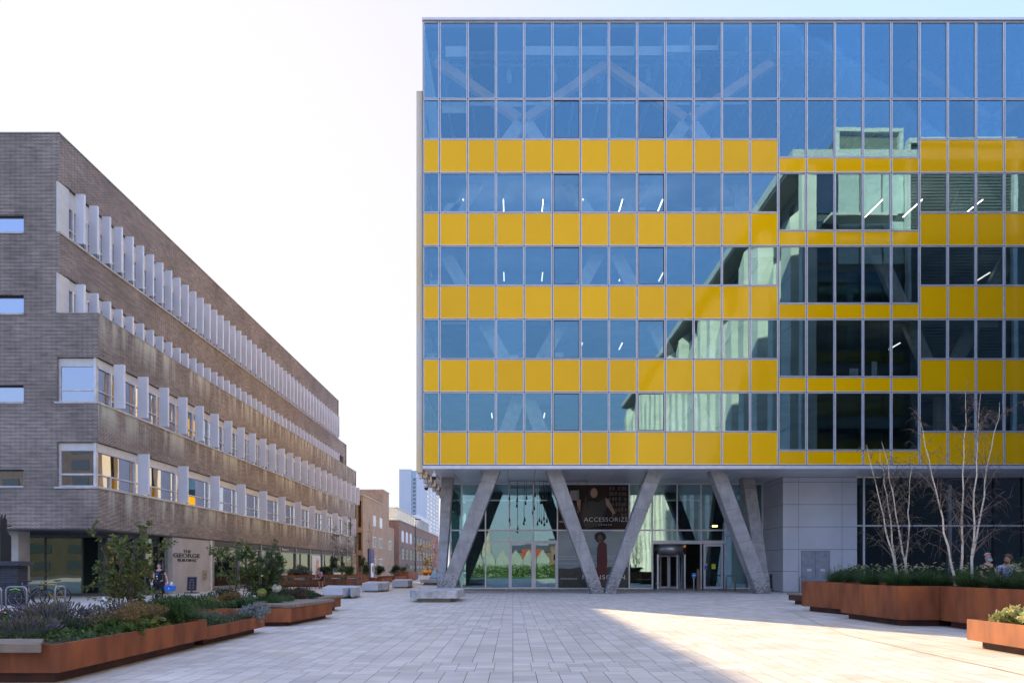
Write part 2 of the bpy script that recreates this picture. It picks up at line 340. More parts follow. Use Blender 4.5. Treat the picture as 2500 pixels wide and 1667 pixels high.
def weather_base(m, zt=1.6, col_=(.13,.125,.12)):
    nt = m.node_tree; N = nt.nodes; L = nt.links; b = N['Principled BSDF']; src = b.inputs['Base Color'].links[0].from_socket
    g = N.new('ShaderNodeNewGeometry'); sp = N.new('ShaderNodeSeparateXYZ'); L.new(g.outputs['Position'], sp.inputs[0])
    r = N.new('ShaderNodeMapRange'); r.inputs[1].default_value = 0; r.inputs[2].default_value = zt; r.inputs[3].default_value = .20; r.inputs[4].default_value = -.02; L.new(sp.outputs[2], r.inputs[0])
    n = N.new('ShaderNodeTexNoise'); n.inputs['Scale'].default_value = 9; n.inputs['Detail'].default_value = 8; L.new(g.outputs['Position'], n.inputs['Vector'])
    a = N.new('ShaderNodeMath'); L.new(n.outputs['Fac'], a.inputs[0]); L.new(r.outputs[0], a.inputs[1])
    q = N.new('ShaderNodeMapRange'); q.inputs[1].default_value = .60; q.inputs[2].default_value = .70; q.inputs[4].default_value = .75; L.new(a.outputs[0], q.inputs[0])
    mp = N.new('ShaderNodeMapping'); mp.inputs['Scale'].default_value = (5,5,.5); L.new(g.outputs['Position'], mp.inputs[0])
    n2 = N.new('ShaderNodeTexNoise'); n2.inputs['Scale'].default_value = 1; n2.inputs['Detail'].default_value = 5; L.new(mp.outputs[0], n2.inputs['Vector'])
    q2 = N.new('ShaderNodeMapRange'); q2.inputs[1].default_value = .52; q2.inputs[2].default_value = .72; q2.inputs[4].default_value = .35; L.new(n2.outputs['Fac'], q2.inputs[0])
    mx_ = N.new('ShaderNodeMath'); mx_.operation = 'MAXIMUM'; L.new(q.outputs[0], mx_.inputs[0]); L.new(q2.outputs[0], mx_.inputs[1])
    mx = N.new('ShaderNodeMix'); mx.data_type = 'RGBA'; L.new(mx_.outputs[0], mx.inputs[0]); L.new(src, mx.inputs[6]); mx.inputs[7].default_value = rgb(col_); L.new(mx.outputs[2], b.inputs['Base Color'])
weather_base(CONC)
weather_base(CONCL, .5, (.25,.24,.22))
# ================================================================= YELLOW OFFICE BUILDING
YF, YC, YG = 39.0, 39.8, 46.0
def FX(px): return wx(px, YF)
def FZ(py): return wz(py, YF)
office = thing('office_building', 'large yellow and blue glass office building raised on slanting concrete columns', 'office building', (10,39,0), absolute=True)
def P(name, mb, mats, bevel=0.0, parent=None, **kw):
    o = mb.build(name, mats, parent or office, bevel); tag(o, **kw) if kw else None; return o
XK = [FX(1033)] + [FX(1073+68.9*k) for k in range(0, 27)]
XR = XK[-1]
ZS = 7.18                                   # soffit height
gap, fw = 0.019, 0.044
def cell(mb, x0, x1, z0, z1, glass=True, opening=False):
    x0 += gap; x1 -= gap; z0 += gap; z1 -= gap
    mb.m = 0
    ya, yb = YF-0.045, YF+0.05
    mb.box(x0, x0+fw, ya, yb, z0, z1); mb.box(x1-fw, x1, ya, yb, z0, z1)
    mb.box(x0+fw, x1-fw, ya+.002, yb, z0, z0+fw*.8); mb.box(x0+fw, x1-fw, ya+.002, yb, z1-fw*.8, z1)
    if opening:
        mb.m = 2; e = 0.045; a, b, c, d = x0+fw, x1-fw, z0+fw*.8, z1-fw*.8
        mb.box(a, a+e, YF-.03, YF+.03, c, d); mb.box(b-e, b, YF-.03, YF+.03, c, d); mb.box(a+e, b-e, YF-.028, YF+.03, c, c+e); mb.box(a+e, b-e, YF-.028, YF+.03, d-e, d)
        x0 += e; x1 -= e; z0 += e; z1 -= e
    mb.m = 1
    a, b, c, d = x0+fw, x1-fw, z0+fw*.8, z1-fw*.8
    tx = random.uniform(-.0012,.0012); tz = random.uniform(-.0012,.0012)      # panes never sit perfectly true
    if glass:
        y = YF+.0
        def yy(x,z): return y + tx*(x-(a+b)/2) + tz*(z-(c+d)/2)
        mb.quad((a,yy(a,c),c),(b,yy(b,c),c),(b,yy(b,d),d),(a,yy(a,d),d))
        mb.quad((b,yy(b,c)+.018,c),(a,yy(a,c)+.018,c),(a,yy(a,d)+.018,d),(b,yy(b,d)+.018,d))
    else:
        y = YF-.02
        def yy(x,z): return y + tx*2*(x-(a+b)/2) + tz*2*(z-(c+d)/2)
        mb.hexa([(a,yy(a,c),c),(b,yy(b,c),c),(b,YF+.12,c),(a,YF+.12,c)], [(a,yy(a,d),d),(b,yy(b,d),d),(b,YF+.12,d),(a,YF+.12,d)])
rows_top = [422.5, 600.9, 779.5, 957.7]; rows_bot = [519.8, 697.5, 876.9, 1053.9]; step = [563.6, 741.5, 920.4, 1099.3]
wins, pans = [], []
for k in range(len(XK)-1):
    x0, x1 = XK[k], XK[k+1]; stepped = 13 <= k <= 17
    wins.append((x0,x1,FZ(243),FZ(54),k,0))
    wins.append((x0,x1,FZ(385 if stepped else 341),FZ(243),k,1))
    pans.append((x0,x1,FZ(422.5),FZ(385 if stepped else 341),k))
    for r in range(4):
        b = step[r] if stepped else rows_bot[r]; nb = [600.9,779.5,957.7,1135][r]
        wins.append((x0,x1,FZ(b),FZ(rows_top[r]),k,r+2)); pans.append((x0,x1,FZ(nb),FZ(b),k))
def emit_cells(lst, glass, name):
    vis = [c for c in lst if c[4] <= 21]; rest = [c for c in lst if c[4] > 21]
    vis.sort(key=lambda c: -(min(c[1],XK[22])-c[0])*(c[3]-c[2])); rest += vis[100:]; vis = vis[:100]
    for c in vis:
        mb = MB(); cell(mb, c[0],c[1],c[2],c[3], glass, glass and c[4] in (5,8) and c[5] > 0)
        P(name, mb, [ALU, GLASS if glass else YEL, ALUD])
    mb = MB()
    for c in rest: cell(mb, c[0],c[1],c[2],c[3], glass, glass and c[4] in (5,8) and c[5] > 0)
    P(name, mb, [ALU, GLASS if glass else YEL, ALUD], kind='stuff')
emit_cells(wins, True, 'window'); emit_cells(pans, False, 'yellow_panel')
# dark mullion and transom grid seen in the joints
mb = MB()
for k, x in enumerate(XK):
    mb.box(x-.03, x+.03, YF+.012, YF+.14, FZ(1135), FZ(53))
for k in range(len(XK)-1):
    st = 13 <= k <= 17
    for y in [53,243,422.5,600.9,779.5,957.7,1135] + ([385]+step if st else [341]+rows_bot):
        mb.box(XK[k]+.03, XK[k+1]-.03, YF+.014, YF+.13, FZ(y)-.028, FZ(y)+.028)
P('mullion_grid', mb, ALUD)
mb = MB(); mb.box(XK[0]-.05, XR, YF-.10, YF+.35, FZ(53)+.03, FZ(46)); P('parapet_coping', mb, ALU)
mb = MB(); mb.box(XK[0]-.03, XR, YF-.06, YF+.20, ZS-.02, FZ(1135)-.03); P('fascia', mb, ALU)
BY = 76.0
XL = XK[0]
mb = MB()      # soffit panels with shadow joints
xs = [XL-.02] + [XL + 1.61*k for k in range(1, 28)]
for i in range(len(xs)-1):
    for (ya, yb) in ((YF+.2, 41.0), (41.0, 43.5), (43.5, 46.0), (46.0, 60)):
        mb.box(xs[i]+.012, xs[i+1]-.012, ya+.012, yb-.012, ZS, ZS+.12)
P('soffit_panels', mb, SOFF)
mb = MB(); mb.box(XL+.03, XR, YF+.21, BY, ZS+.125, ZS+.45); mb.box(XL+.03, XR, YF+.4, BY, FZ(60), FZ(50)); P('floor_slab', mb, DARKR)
for r in range(5):
    y0, y1 = [(388,419),(567,597),(745,776),(924,954),(1103,1128)][r]
    mb = MB(); mb.box(XL+.16, XR, YF+.16, BY-.3, FZ(y1), FZ(y0)); P('floor_slab', mb, INT)
BACK = 51.0
mb = MB()
for (ya, yb) in ((420,391+0),(598.5,565.0),(1131,1131)): pass
mb.box(XL+.3, XR, BACK, BACK+.3, FZ(386), FZ(62))
for a, b in ((564,421.5),(742,600),(921,778.5),(1100,956)): mb.box(XL+.3, XR, BACK, BACK+.3, FZ(a), FZ(b))
P('interior_wall', mb, INT)
# concrete diagrid legs inside the glass, continuing the columns, and brown braces on the top floor
YB = 40.4
def brace(mb, p, q, w, d=0.35):
    (xa,ya),(xb,yb) = p, q
    A = (wx(xa,YB), wz(ya,YB)); B = (wx(xb,YB), wz(yb,YB))
    mb.hexa([(A[0]-w/2,YB-d/2,A[1]),(A[0]+w/2,YB-d/2,A[1]),(A[0]+w/2,YB+d/2,A[1]),(A[0]-w/2,YB+d/2,A[1])],
            [(B[0]-w/2,YB-d/2,B[1]),(B[0]+w/2,YB-d/2,B[1]),(B[0]+w/2,YB+d/2,B[1]),(B[0]-w/2,YB+d/2,B[1])])
CBR = pm('inner_concrete_brace', (0.66,0.66,0.65), 0.8, 0, 0.1)
CBRN = pm('brown_brace', (0.75,0.42,0.19), 0.6, 0, 0.1)
def clipb(p, q, y0, y1):
    (xa,ya),(xb,yb) = p,q
    f = lambda y: xa+(xb-xa)*(y-ya)/(yb-ya)
    lo, hi = max(min(ya,yb),y0), min(max(ya,yb),y1)
    return None if lo >= hi else ((f(hi),hi),(f(lo),lo))
zz = [((1208,1128),(1275,950)),((1347,1128),(1282,950)),((1613,1128),(1678,950)),((1752,1128),(1684,950)),
      ((1272,950),(1070,590)),((1284,950),(1478,590)),((1674,950),(1486,590)),((1690,950),(1885,590)),
      ((1062,590),(1110,500)),((1072,580),(1272,300)),((1474,580),(1284,300)),((1488,580),(1674,300)),((1880,580),(1686,300)),
      ((2300,950),(2480,590)),((2290,950),(2130,590)),((2300,1128),(2300,960)),((2420,300),(2310,590)),((2410,300),(2540,590))]
bands = [(289,388),(422,567),(600,745),(779,924),(957,1103)]
for p,q in zz:
    for y0,y1 in bands:
        c = clipb(p,q,y0,y1)
        if c:
            mb = MB(); brace(mb, c[0], c[1], 0.85); P('concrete_brace', mb, CBR)
for p,q in [((1268,292),(1065,150)),((1284,292),(1478,160)),((1672,292),(1480,160)),((1684,292),(1882,156)),((2412,292),(2216,158)),((2424,292),(2620,158))]:
    mb = MB(); A = Vector((wx(p[0],YB),0,wz(p[1],YB))); B = Vector((wx(q[0],YB),0,wz(q[1],YB))); n = (B-A).normalized(); n = Vector((-n.z,0,n.x))*0.24
    v = lambda P_, s, y: (P_.x+n.x*s, y, P_.z+n.z*s)
    mb.hexa([v(A,-1,YB-.2),v(B,-1,YB-.2),v(B,-1,YB+.2),v(A,-1,YB+.2)],[v(A,1,YB-.2),v(B,1,YB-.2),v(B,1,YB+.2),v(A,1,YB+.2)])
    P('steel_brace', mb, CBRN)
# top floor: ceiling beams, hanging duct, cylinder lamps, pipes
mb = MB()
for k in range(1, len(XK)): mb.box(XK[k]-.06, XK[k]+.06, YF+.5, BACK, FZ(112), FZ(72))
mb.box(XL+.3, XR, 40.6, 41.0, FZ(82), FZ(74)); mb.box(XL+.3, XR, 42.5, 42.9, wz(118,42.5), wz(108,42.5))
P('roof_beams', mb, pm('roof_beam', (0.30,0.34,0.38), .7))
mb = MB(); mb.box(XL+.3, XR, 41.6, 41.75, wz(160,41.6), wz(156,41.6))
for k in range(0, 21):
    x = XK[k]+.35
    mb.tube([(x,41.6,wz(158,41.6)),(x-.45,41.6,wz(126,41.6))], .025, 5); mb.tube([(x+.75,41.6,wz(158,41.6)),(x+1.2,41.6,wz(126,41.6))], .025, 5)
P('hanging_rail', mb, pm('rail_grey', (0.42,0.5,0.55), .6))
for i, px in enumerate((1133,1243,1354,1463,1583,1704,1905,2155,2362,2484)):
    mb = MB(); mb.sm = True; mb.lathe((wx(px,42), 42, wz(200,42)), [(.16,0),(.16,.75),(.05,.85)], 14); P('lamp_cylinder', mb, WHITE)
for x0, y0, x1, y1 in ((1085,113,1141,134),(1279,113,1620,133),(1622,111,1690,126),(1692,111,1760,122)):
    mb = MB(); a, b = wx(x0,39.5), wx(x1,39.5); n = max(1, round((b-a)/1.61)); w = (b-a)/n
    for i in range(n): mb.box(a+i*w+.05, a+(i+1)*w-.05, 39.5, 39.53, wz(y1,39.5)-random.uniform(0,.1), wz(y0,39.5))
    P('roller_blind', mb, WHITE)
bl = [(1,0,26),(2,0,8),(3,0,10),(4,0,6),(6,0,4),(7,0,4),(9,0,6),(10,0,6),(11,0,5),(2,1,5),(3,1,6),(1,3,8),(19,1,10),(12,2,24),(20,3,16)]
for k, r, h in bl:
    y0 = [250,426,604,783,961][r]; mb = MB(); mb.box(XK[k]+.1, XK[k+1]-.1, 39.3, 39.33, wz(y0+h,39.3), wz(y0,39.3)); P('roller_blind', mb, WHITE)
LITE = emit('strip_light_glow', (1.0,0.95,0.85), 1.6)
LITE2 = emit('weak_strip_light_glow', (1.0,0.93,0.8), .35)
for i, px in enumerate((1131,1229,1326,1423,1520,1618,1813,2155,2252,2400)):
    z = 23.15 - 0.0; x = wx(px,40.2)
    mb = MB(); mb.box(x-.017, x+.017, 40.2, 40.9 if i in (0,3) else 42.2, z, z+.05); P('strip_light', mb, LITE)
for i, (px, r) in enumerate(((1325,1),(1520,1),(1620,1),(1230,1),(1422,2),(1520,2),(1330,3),(2200,2),(1200,3),(2420,1))):
    z = [0,18.9,14.75,10.6][r]; x = wx(px,40.2)
    mb = MB(); mb.box(x-.03, x+.03, 40.3, 41.5, z, z+.05); P('strip_light', mb, LITE2)
# desks, monitors and screens just inside the sills
mb = MB()
for px, y, w, h in ((1566,519,.5,.3),(1700,519,.6,.3),(1740,519,.5,.3),(1815,519,1.0,.95),(1780,519,.6,.35),(2345,519,.5,.35),(1250,875,.8,.2),(1365,875,.5,.35),(1060,697,.5,.3),(1052,875,.4,.3),(2135,920,.3,.9),(2085,920,.5,.5),(1335,519,.4,.5)):
    x = wx(px,40); mb.box(x-w/2, x+w/2, 40.0, 40.06, wz(y,40)-.3, wz(y,40)+h)
P('office_screens', mb, pm('screen_back', (0.6,0.65,0.68), .6))
mb = MB(); text_mesh('lettering', 'Art', 1.05, pm('inner_sign', (0.03,0.05,0.10), .5), office, (wx(1198,41), 40.9, wz(1046,41)), (R(90),0,0), 0.04)
# side elevation (sunlit, facing the street) : glass bands, yellow bands and projecting fins
for (a, b) in ((341,54),(519.8,422.5),(697.5,600.9),(876.9,779.5),(1053.9,957.7)):
    for j in range(6):
        y0 = YF+.16+j*6.1; mb = MB(); mb.box(XL-.02, XL+.02, y0+.04, y0+6.06, FZ(a)+.03, FZ(b)-.03); P('side_window', mb, GLASS)
for (a, b) in ((422.5,341),(600.9,519.8),(779.5,697.5),(957.7,876.9),(1135,1053.9)):
    mb = MB(); mb.box(XL-.03, XL+.05, YF+.16, BY, FZ(a)+.02, FZ(b)-.02); P('side_panel', mb, YEL)
FINY = pm('cream_fin', (0.80,0.60,0.30), 0.4, 0.0, base2=(0.72,0.70,0.64), scale=0.22, detail=2)
for j in range(15):
    y = 39.25 + j*2.25; f = MB(); f.box(XL-.42, XL-.06, y, y+1.15, 7.0, 28.9); fo = P('side_fin', f, FINY)
    b = MB(); b.box(XL-.36, XL-.14, y+.35, y+.8, 6.72, 6.998)
    for z in (10.8, 15, 19.1, 23.3, 27.4): b.box(XL-.06, XL-.031, y+.5, y+.6, z, z+.08)
    P('fin_bracket', b, ALU, parent=fo)
mb = MB(); mb.box(XL+.06, XR, BY-.28, BY, ZS+.45, FZ(60)); mb.box(XR, XR+.3, YF+.2, BY, 0, FZ(50)); P('rear_wall', mb, CLAD)
# ---- slanting concrete columns
def leg(name, top, bot, yt0, yt1, yb0, yb1, ztop=ZS+.02, extra=None):
    """top/bot: (x0,x1) world; yt/yb: near/far depth at top and bottom"""
    mb = MB()
    v = lambda t, z, s: None
    n = 9; rings = []
    c = 0.03
    for i in range(n+1):
        t = i/n; z = ztop*t
        x0 = bot[0]+(top[0]-bot[0])*t; x1 = bot[1]+(top[1]-bot[1])*t; y0 = yb0+(yt0-yb0)*t; y1 = yb1+(yt1-yb1)*t
        rings.append([(x0,y0+c,z),(x0+c,y0,z),(x1-c,y0,z),(x1,y0+c,z),(x1,y1,z),(x0,y1,z)])
    vs = [p for r in rings for p in r]; fs = []
    for i in range(n):
        for k in range(6): fs.append((i*6+k, i*6+(k+1)%6, (i+1)*6+(k+1)%6, (i+1)*6+k))
    fs.append((5,4,3,2,1,0)); fs.append(tuple(n*6+k for k in range(6)))
    mb.add(vs, fs)
    o = P('concrete_column', mb, CONC)
    j = MB()      # construction joints cast into the face
    for t in (0.17, 0.42, 0.68, .9):
        z = ztop*t; x0 = bot[0]+(top[0]-bot[0])*t; x1 = bot[1]+(top[1]-bot[1])*t; y0 = yb0+(yt0-yb0)*t; y1 = yb1+(yt1-yb1)*t
        sl = (top[0]-bot[0])*0.03
        j.hexa([(x0-.004,y0-.004,z+sl),(x1+.004,y0-.004,z-sl),(x1+.004,y1,z-sl),(x0-.004,y1,z+sl)],[(x0-.004,y0-.004,z+sl+.022),(x1+.004,y0-.004,z-sl+.022),(x1+.004,y1,z-sl+.022),(x0-.004,y1,z+sl+.022)])
    P('cast_joint', j, pm('joint_concrete', (0.20,0.20,0.20), .9), parent=o)
    return o
cx = lambda p: wx(p, YC)
def W2(a, b): return (cx(a), cx(b))
leg('c', W2(1183,1221.5), W2(1069,1105), YC,YC+.85, YC,YC+.85)
leg('c', (wx(1078.5,43),wx(1102,43)+.12), W2(1066,1084), 42.8,43.6, YC+.1,YC+.95)
leg('c', W2(1333.3,1371), W2(1444.5,1475.4), YC,YC+.85, YC,YC+.85)
leg('c', W2(1582.4,1620.5), W2(1475.6,1503.5), YC,YC+.85, YC,YC+.85)
leg('c', W2(1734,1771.5), W2(1849,1884), YC,YC+.85, YC,YC+.85)
leg('c', (wx(1812,43),wx(1842,43)), W2(1858,1887), 42.9,43.7, YC+.25,YC+1.1)
# ---- recessed ground floor glazing
GX = lambda p: wx(p, YG)
GZ = lambda y: wz(y, YG)
mb = MB(); mb.box(GX(1096), GX(1864), YG-.12, YG+.3, 0, .09); P('threshold', mb, CONC)
gm = [1099,1127.3,1185.4,1243.6,1302.5,1361,1418.6,1477.7,1536,1592.6,1653,1711.3,1769.5,1828,1861]
mb = MB()
for i, p in enumerate(gm):
    x = GX(p); mb.box(x-.045, x+.045, YG-.07, YG+.08, .09, 7.16)
for y in (1181, 1293.8): mb.box(GX(1099), GX(1861), YG-.05, YG+.06, GZ(y)-.05, GZ(y)+.05)
mb.box(GX(1185.4), GX(1418), YG-.052, YG+.06, 3.25, 3.35); mb.box(GX(1592.6), GX(1769.5), YG-.09, YG+.06, 3.12, 3.35)
mb.box(GX(1099), GX(1592), YG-.053, YG+.06, .09, .19); mb.box(GX(1769.5), GX(1861), YG-.053, YG+.06, .09, .19)
P('shopfront_frame', mb, ALU)
for i in range(len(gm)-1):
    x0, x1 = GX(gm[i])+.045, GX(gm[i+1])-.045
    segs = [(4.09,7.10)]
    if 2 <= i <= 5: segs.append((3.35,3.99)); low = (.19,3.25)
    elif 9 <= i <= 11: segs.append((3.35,3.99)); low = None
    else: low = (.19,3.99)
    if i in (3,4): low = None
    if low: segs.append(low)
    for a, b in segs:
        mb = MB(); tx = random.uniform(-.0015,.0015)
        mb.quad((x0,YG+tx*(x0),a),(x1,YG+tx*x1,a),(x1,YG+tx*x1,b),(x0,YG+tx*x0,b)); mb.quad((x1,YG+.02+tx*x1,a),(x0,YG+.02+tx*x0,a),(x0,YG+.02+tx*x0,b),(x1,YG+.02+tx*x1,b))
        P('shop_window', mb, GLASG)
def glass_door(x0, x1, z0, z1, y, fr=.10, handle=None):
    mb = MB()
    for a,b,c,d in ((x0,x0+fr,z0,z1),(x1-fr,x1,z0,z1),(x0+fr,x1-fr,z0,z0+fr*1.2),(x0+fr,x1-fr,z1-fr,z1)): mb.box(a,b,y-.04,y+.04,c,d)
    o = P('glass_door', mb, ALU)
    g = MB(); g.box(x0+fr, x1-fr, y-.01, y+.01, z0+fr*1.2, z1-fr); P('pane', g, GLASG, parent=o)
    if handle is not None:
        h = MB(); h.tube([(handle,y-.05,1.0),(handle,y-.11,1.05),(handle,y-.11,1.95),(handle,y-.05,2.0)], .018, 6); P('door_handle', h, STEEL, parent=o)
    return o
glass_door(GX(1243.6)+.05, GX(1302.5)-.04, .1, 3.24, YG-.02, handle=GX(1302.5)-.16)
glass_door(GX(1302.5)+.04, GX(1361)-.05, .1, 3.24, YG-.02)
d3 = glass_door(GX(1717), GX(1765), .1, 3.10, YG-.03, fr=.14, handle=GX(1722))
mb = MB(); mb.box(GX(1737), GX(1746.5), YG-.062, YG-.045, 1.44, 1.78); P('yellow_notice', mb, pm('notice_yellow', (0.75,0.72,0.05), .5), parent=d3)
mb = MB(); mb.box(GX(1719), GX(1726), YG-.082, YG-.072, 1.40, 1.65); P('blue_notice', mb, pm('notice_blue', (0.03,0.16,0.6), .5), parent=d3)
mb = MB(); mb.box(GX(1719), GX(1726), YG-.082, YG-.072, 1.67, 1.82); P('white_notice', mb, WHITE, parent=d3)
# revolving door
rvx, rvy, rvr = GX(1639), YG+.75, 1.15
mb = MB(); mb.lathe((rvx,rvy,2.42), [(rvr,0),(rvr,.68)], 40); rv = P('revolving_door', mb, STEEL, label='silver revolving door drum')
for s in (-1, 1):
    mb = MB(); pts = []
    for i in range(9):
        a = (0 if s > 0 else math.pi) + s*R(-38+76*i/8) * (1 if s>0 else 1); pts.append((rvx+rvr*math.cos(a), rvy+rvr*math.sin(a)))
    for i in range(8): mb.quad((*pts[i],.1),(*pts[i+1],.1),(*pts[i+1],2.42),(*pts[i],2.42))
    P('curved_glass', mb, GLASG, parent=rv)
    for q in (pts[0], pts[-1]): mb = MB(); mb.box(q[0]-.05,q[0]+.05,q[1]-.05,q[1]+.05,.1,2.42); P('post', mb, ALU, parent=rv)
for a in (20, 110, 200, 290):
    c, s_ = math.cos(R(a)), math.sin(R(a)); n = Vector((-s_, c, 0))*.025; mb = MB()
    def bar(r0, r1, z0, z1):
        A = Vector((rvx+c*r0, rvy+s_*r0, 0)); B = Vector((rvx+c*r1, rvy+s_*r1, 0))
        mb.hexa([(*(A-n).xy,z0),(*(B-n).xy,z0),(*(B+n).xy,z0),(*(A+n).xy,z0)],[(*(A-n).xy,z1),(*(B-n).xy,z1),(*(B+n).xy,z1),(*(A+n).xy,z1)])
    bar(.04,.11,.12,2.38); bar(1.02,1.1,.12,2.38); bar(.11,1.02,.12,.24); bar(.11,1.02,2.28,2.38); P('door_wing', mb, ALU, parent=rv)
# lobby
mb = MB(); mb.box(GX(1099), 26, YG+.3, 60, .06, .1); P('lobby_floor', mb, pm('lobby_floor', (0.22,0.23,0.24), .3))
mb = MB(); mb.box(GX(1099)+.3, 26, 57, 57.3, .1, 7.1); P('lobby_wall', mb, pm('lobby_wall', (0.10,0.115,0.12), .8))
mb = MB()
for x in (2.6, 6.4, 10.4, 14.0): mb.box(x, x+.5, 50, 50.5, .1, 7.1)
mb.box(6.5, 10, 53, 53.6, .1, 1.2); mb.box(-2,1,54,54.4,3.2,3.6)
P('lobby_fittings', mb, pm('lobby_fitting', (0.30,0.32,0.33), .7))
mb = MB(); mb.box(wx(1741,48), wx(1752,48), 48, 48.2, 4.4, 4.5); P('lobby_lamp', mb, emit('amber_glow', (1.0,.45,.1), 6))
for i in range(3):
    mb = MB(); y0 = 46.3+i*4.3; mb.box(GX(1099)-.02, GX(1099)+.02, y0, y0+4.2, .19, 7.1); P('side_shop_window', mb, GLASG)
# hanging bulbs under the soffit, lit glass drops on cords
mb = MB(); mb.tube([(wx(1243,44.2),44.2,7.12),(wx(1338,44.2),44.2,7.12)], .03, 6); mb.tube([(wx(1382,44.2),44.2,7.12),(wx(1436,44.2),44.2,7.12)], .03, 6); rail = P('pendant_rail', mb, STEEL)
BULB = pm('smoked_bulb', (0.05,0.05,0.055), .15, .2)
for px, py in ((1243.6,1213),(1243.9,1266),(1262.5,1218),(1264,1286),(1285.5,1212),(1281,1265),(1304.5,1237),(1306,1205),(1317,1266),(1326,1210),(1328,1262),(1335,1268),(1345.6,1216),(1409,1238),(1413,1245),(1430,1216),(1434,1230)):
    x = wx(px,44.2); z = wz(py,44.2); mb = MB(); mb.tube([(x,44.2,7.1),(x,44.2,z)], .008, 4); mb.lathe((x,44.2,z), [(.02,.10),(.035,.02),(.075,-.12),(.045,-.2),(.01,-.21)], 10)
    P('pendant_lamp', mb, BULB, parent=rail)
# window graphics
PY = YG-.075
POST = pm('poster_brown', (0.014,0.009,0.009), .5, spec=.2, base2=(0.04,0.021,0.017), scale=.9)
POS2 = pm('poster_sky', (0.20,0.27,0.31), .35, base2=(0.33,0.40,0.43), scale=.35, stretch=(.5,1,2.2))
POS3 = pm('poster_heath', (0.03,0.035,0.038), .4, base2=(0.055,0.06,0.05), scale=3)
SKIN = pm('printed_skin', (0.40,0.24,0.17), .5); HAIRP = pm('printed_hair', (0.03,0.018,0.014), .6); REDP = pm('printed_dress', (0.115,0.014,0.022), .5)
GREYP = pm('printed_grey', (0.025,0.021,0.021), .5); SHELF = pm('printed_shelf', (0.10,0.07,0.055), .5)
def flat(mb, pts, y): mb.add([(wx(a,PY), y, wz(b,PY)) for a,b in pts], [tuple(range(len(pts)))])
def ell(cx_, cy_, rx, ry, n=18, wob=0.0):
    return [(cx_+rx*math.cos(2*math.pi*i/n)*(1+random.uniform(-wob,wob)), cy_+ry*math.sin(2*math.pi*i/n)*(1+random.uniform(-wob,wob))) for i in range(n)][::-1]
pst = MB(); pst.box(wx(1362.5,PY), wx(1534,PY), PY, PY+.012, wz(1292,PY), wz(1183,PY)); po1 = P('dark_poster', pst, POST, label='dark window poster of a woman reading beside shelves')
for nm, pts, mt, d in (('printed_arm', [(1478,1215),(1487,1222),(1478,1250),(1462,1238),(1455,1228)], GREYP, .004),
        ('printed_body', [(1424,1226),(1447,1222),(1462,1228),(1476,1252),(1470,1282),(1430,1290),(1418,1262)], GREYP, .008),
        ('printed_hair', ell(1448,1202,12.5,15), HAIRP, .012), ('printed_face', ell(1450,1203,8.5,12), SKIN, .016),
        ('printed_arm', [(1478,1214),(1486,1219),(1503,1252),(1497,1255),(1480,1232)], SKIN, .006), ('printed_arm', [(1408,1222),(1418,1218),(1416,1250),(1410,1252)], SKIN, .006), ('printed_book', [(1392,1197),(1414,1196),(1414,1222),(1392,1220)], pm('printed_paper',(0.28,0.27,0.25),.5), .004)):
    m_ = MB(); flat(m_, pts[::-1] if nm != 'printed_hair' and nm != 'printed_face' else pts, PY-d); P(nm, m_, mt, parent=po1)
m_ = MB()
for r in range(6):
    for c in range(6):
        if random.random() < .8:
            x = 1486+c*7.5+random.uniform(0,2); y = 1186+r*13; flat(m_, [(x,y+10),(x+5,y+10),(x+5,y+random.uniform(0,4)),(x,y+1)], PY-.004)
P('printed_shelves', m_, SHELF, parent=po1)
TXT = pm('white_lettering', (0.75,0.75,0.76), .5)
text_mesh('lettering', 'ACCESSORIZE', .5, TXT, po1, (wx(1479.5,PY), PY-.03, wz(1267.5,PY)), (R(90),0,0), .004, spacing=1.08, offset=-.006, fit=(2.97,.28))
text_mesh('lettering', 'LONDON', .15, TXT, po1, (wx(1477.5,PY), PY-.03, wz(1280.5,PY)), (R(90),0,0), .004, spacing=1.9, fit=(.85,.085))
text_mesh('lettering', 'ACCE', .17, TXT, po1, (wx(1373,PY), PY-.03, wz(1273,PY)), (R(90),0,0), .004)
pst = MB(); pst.box(wx(1362.5,PY), wx(1534,PY), PY, PY+.012, wz(1434,PY), wz(1296,PY)); po2 = P('coast_poster', pst, POS2, label='window poster of a figure in a long dark red coat by the sea')
m_ = MB(); flat(m_, [(1363,1434),(1534,1434),(1534,1384),(1505,1380),(1470,1386),(1420,1383),(1390,1388),(1363,1386)], PY-.004); P('printed_heath', m_, POS3, parent=po2)
m_ = MB()
for y in (1357,1363,1374): flat(m_, [(1363,y+1.4),(1534,y+1.0),(1534,y),(1363,y)], PY-.004)
P('printed_waves', m_, pm('printed_wave',(0.45,0.5,0.52),.5), parent=po2)
m_ = MB(); flat(m_, [(1460,1417),(1478,1417),(1483,1370),(1481,1328),(1473,1321),(1463,1324),(1458,1335),(1457,1375)], PY-.008); P('printed_coat', m_, REDP, parent=po2)
m_ = MB(); flat(m_, ell(1465,1310,14,13,26,.1), PY-.012); P('printed_hair', m_, HAIRP, parent=po2)
m_ = MB(); flat(m_, ell(1465,1314,6,9), PY-.016); P('printed_face', m_, pm('printed_dark_skin',(0.16,0.085,0.055),.5), parent=po2)
text_mesh('lettering', 'MONSOON', .62, TXT, po2, (wx(1474,PY), PY-.03, wz(1408,PY)), (R(90),0,0), .004, spacing=1.1, fit=(2.86,.30))
text_mesh('lettering', 'MONSOON.CO.UK', .155, TXT, po2, (wx(1389,PY), PY-.03, wz(1412,PY)), (R(90),0,0), .004, fit=(1.12,.105))
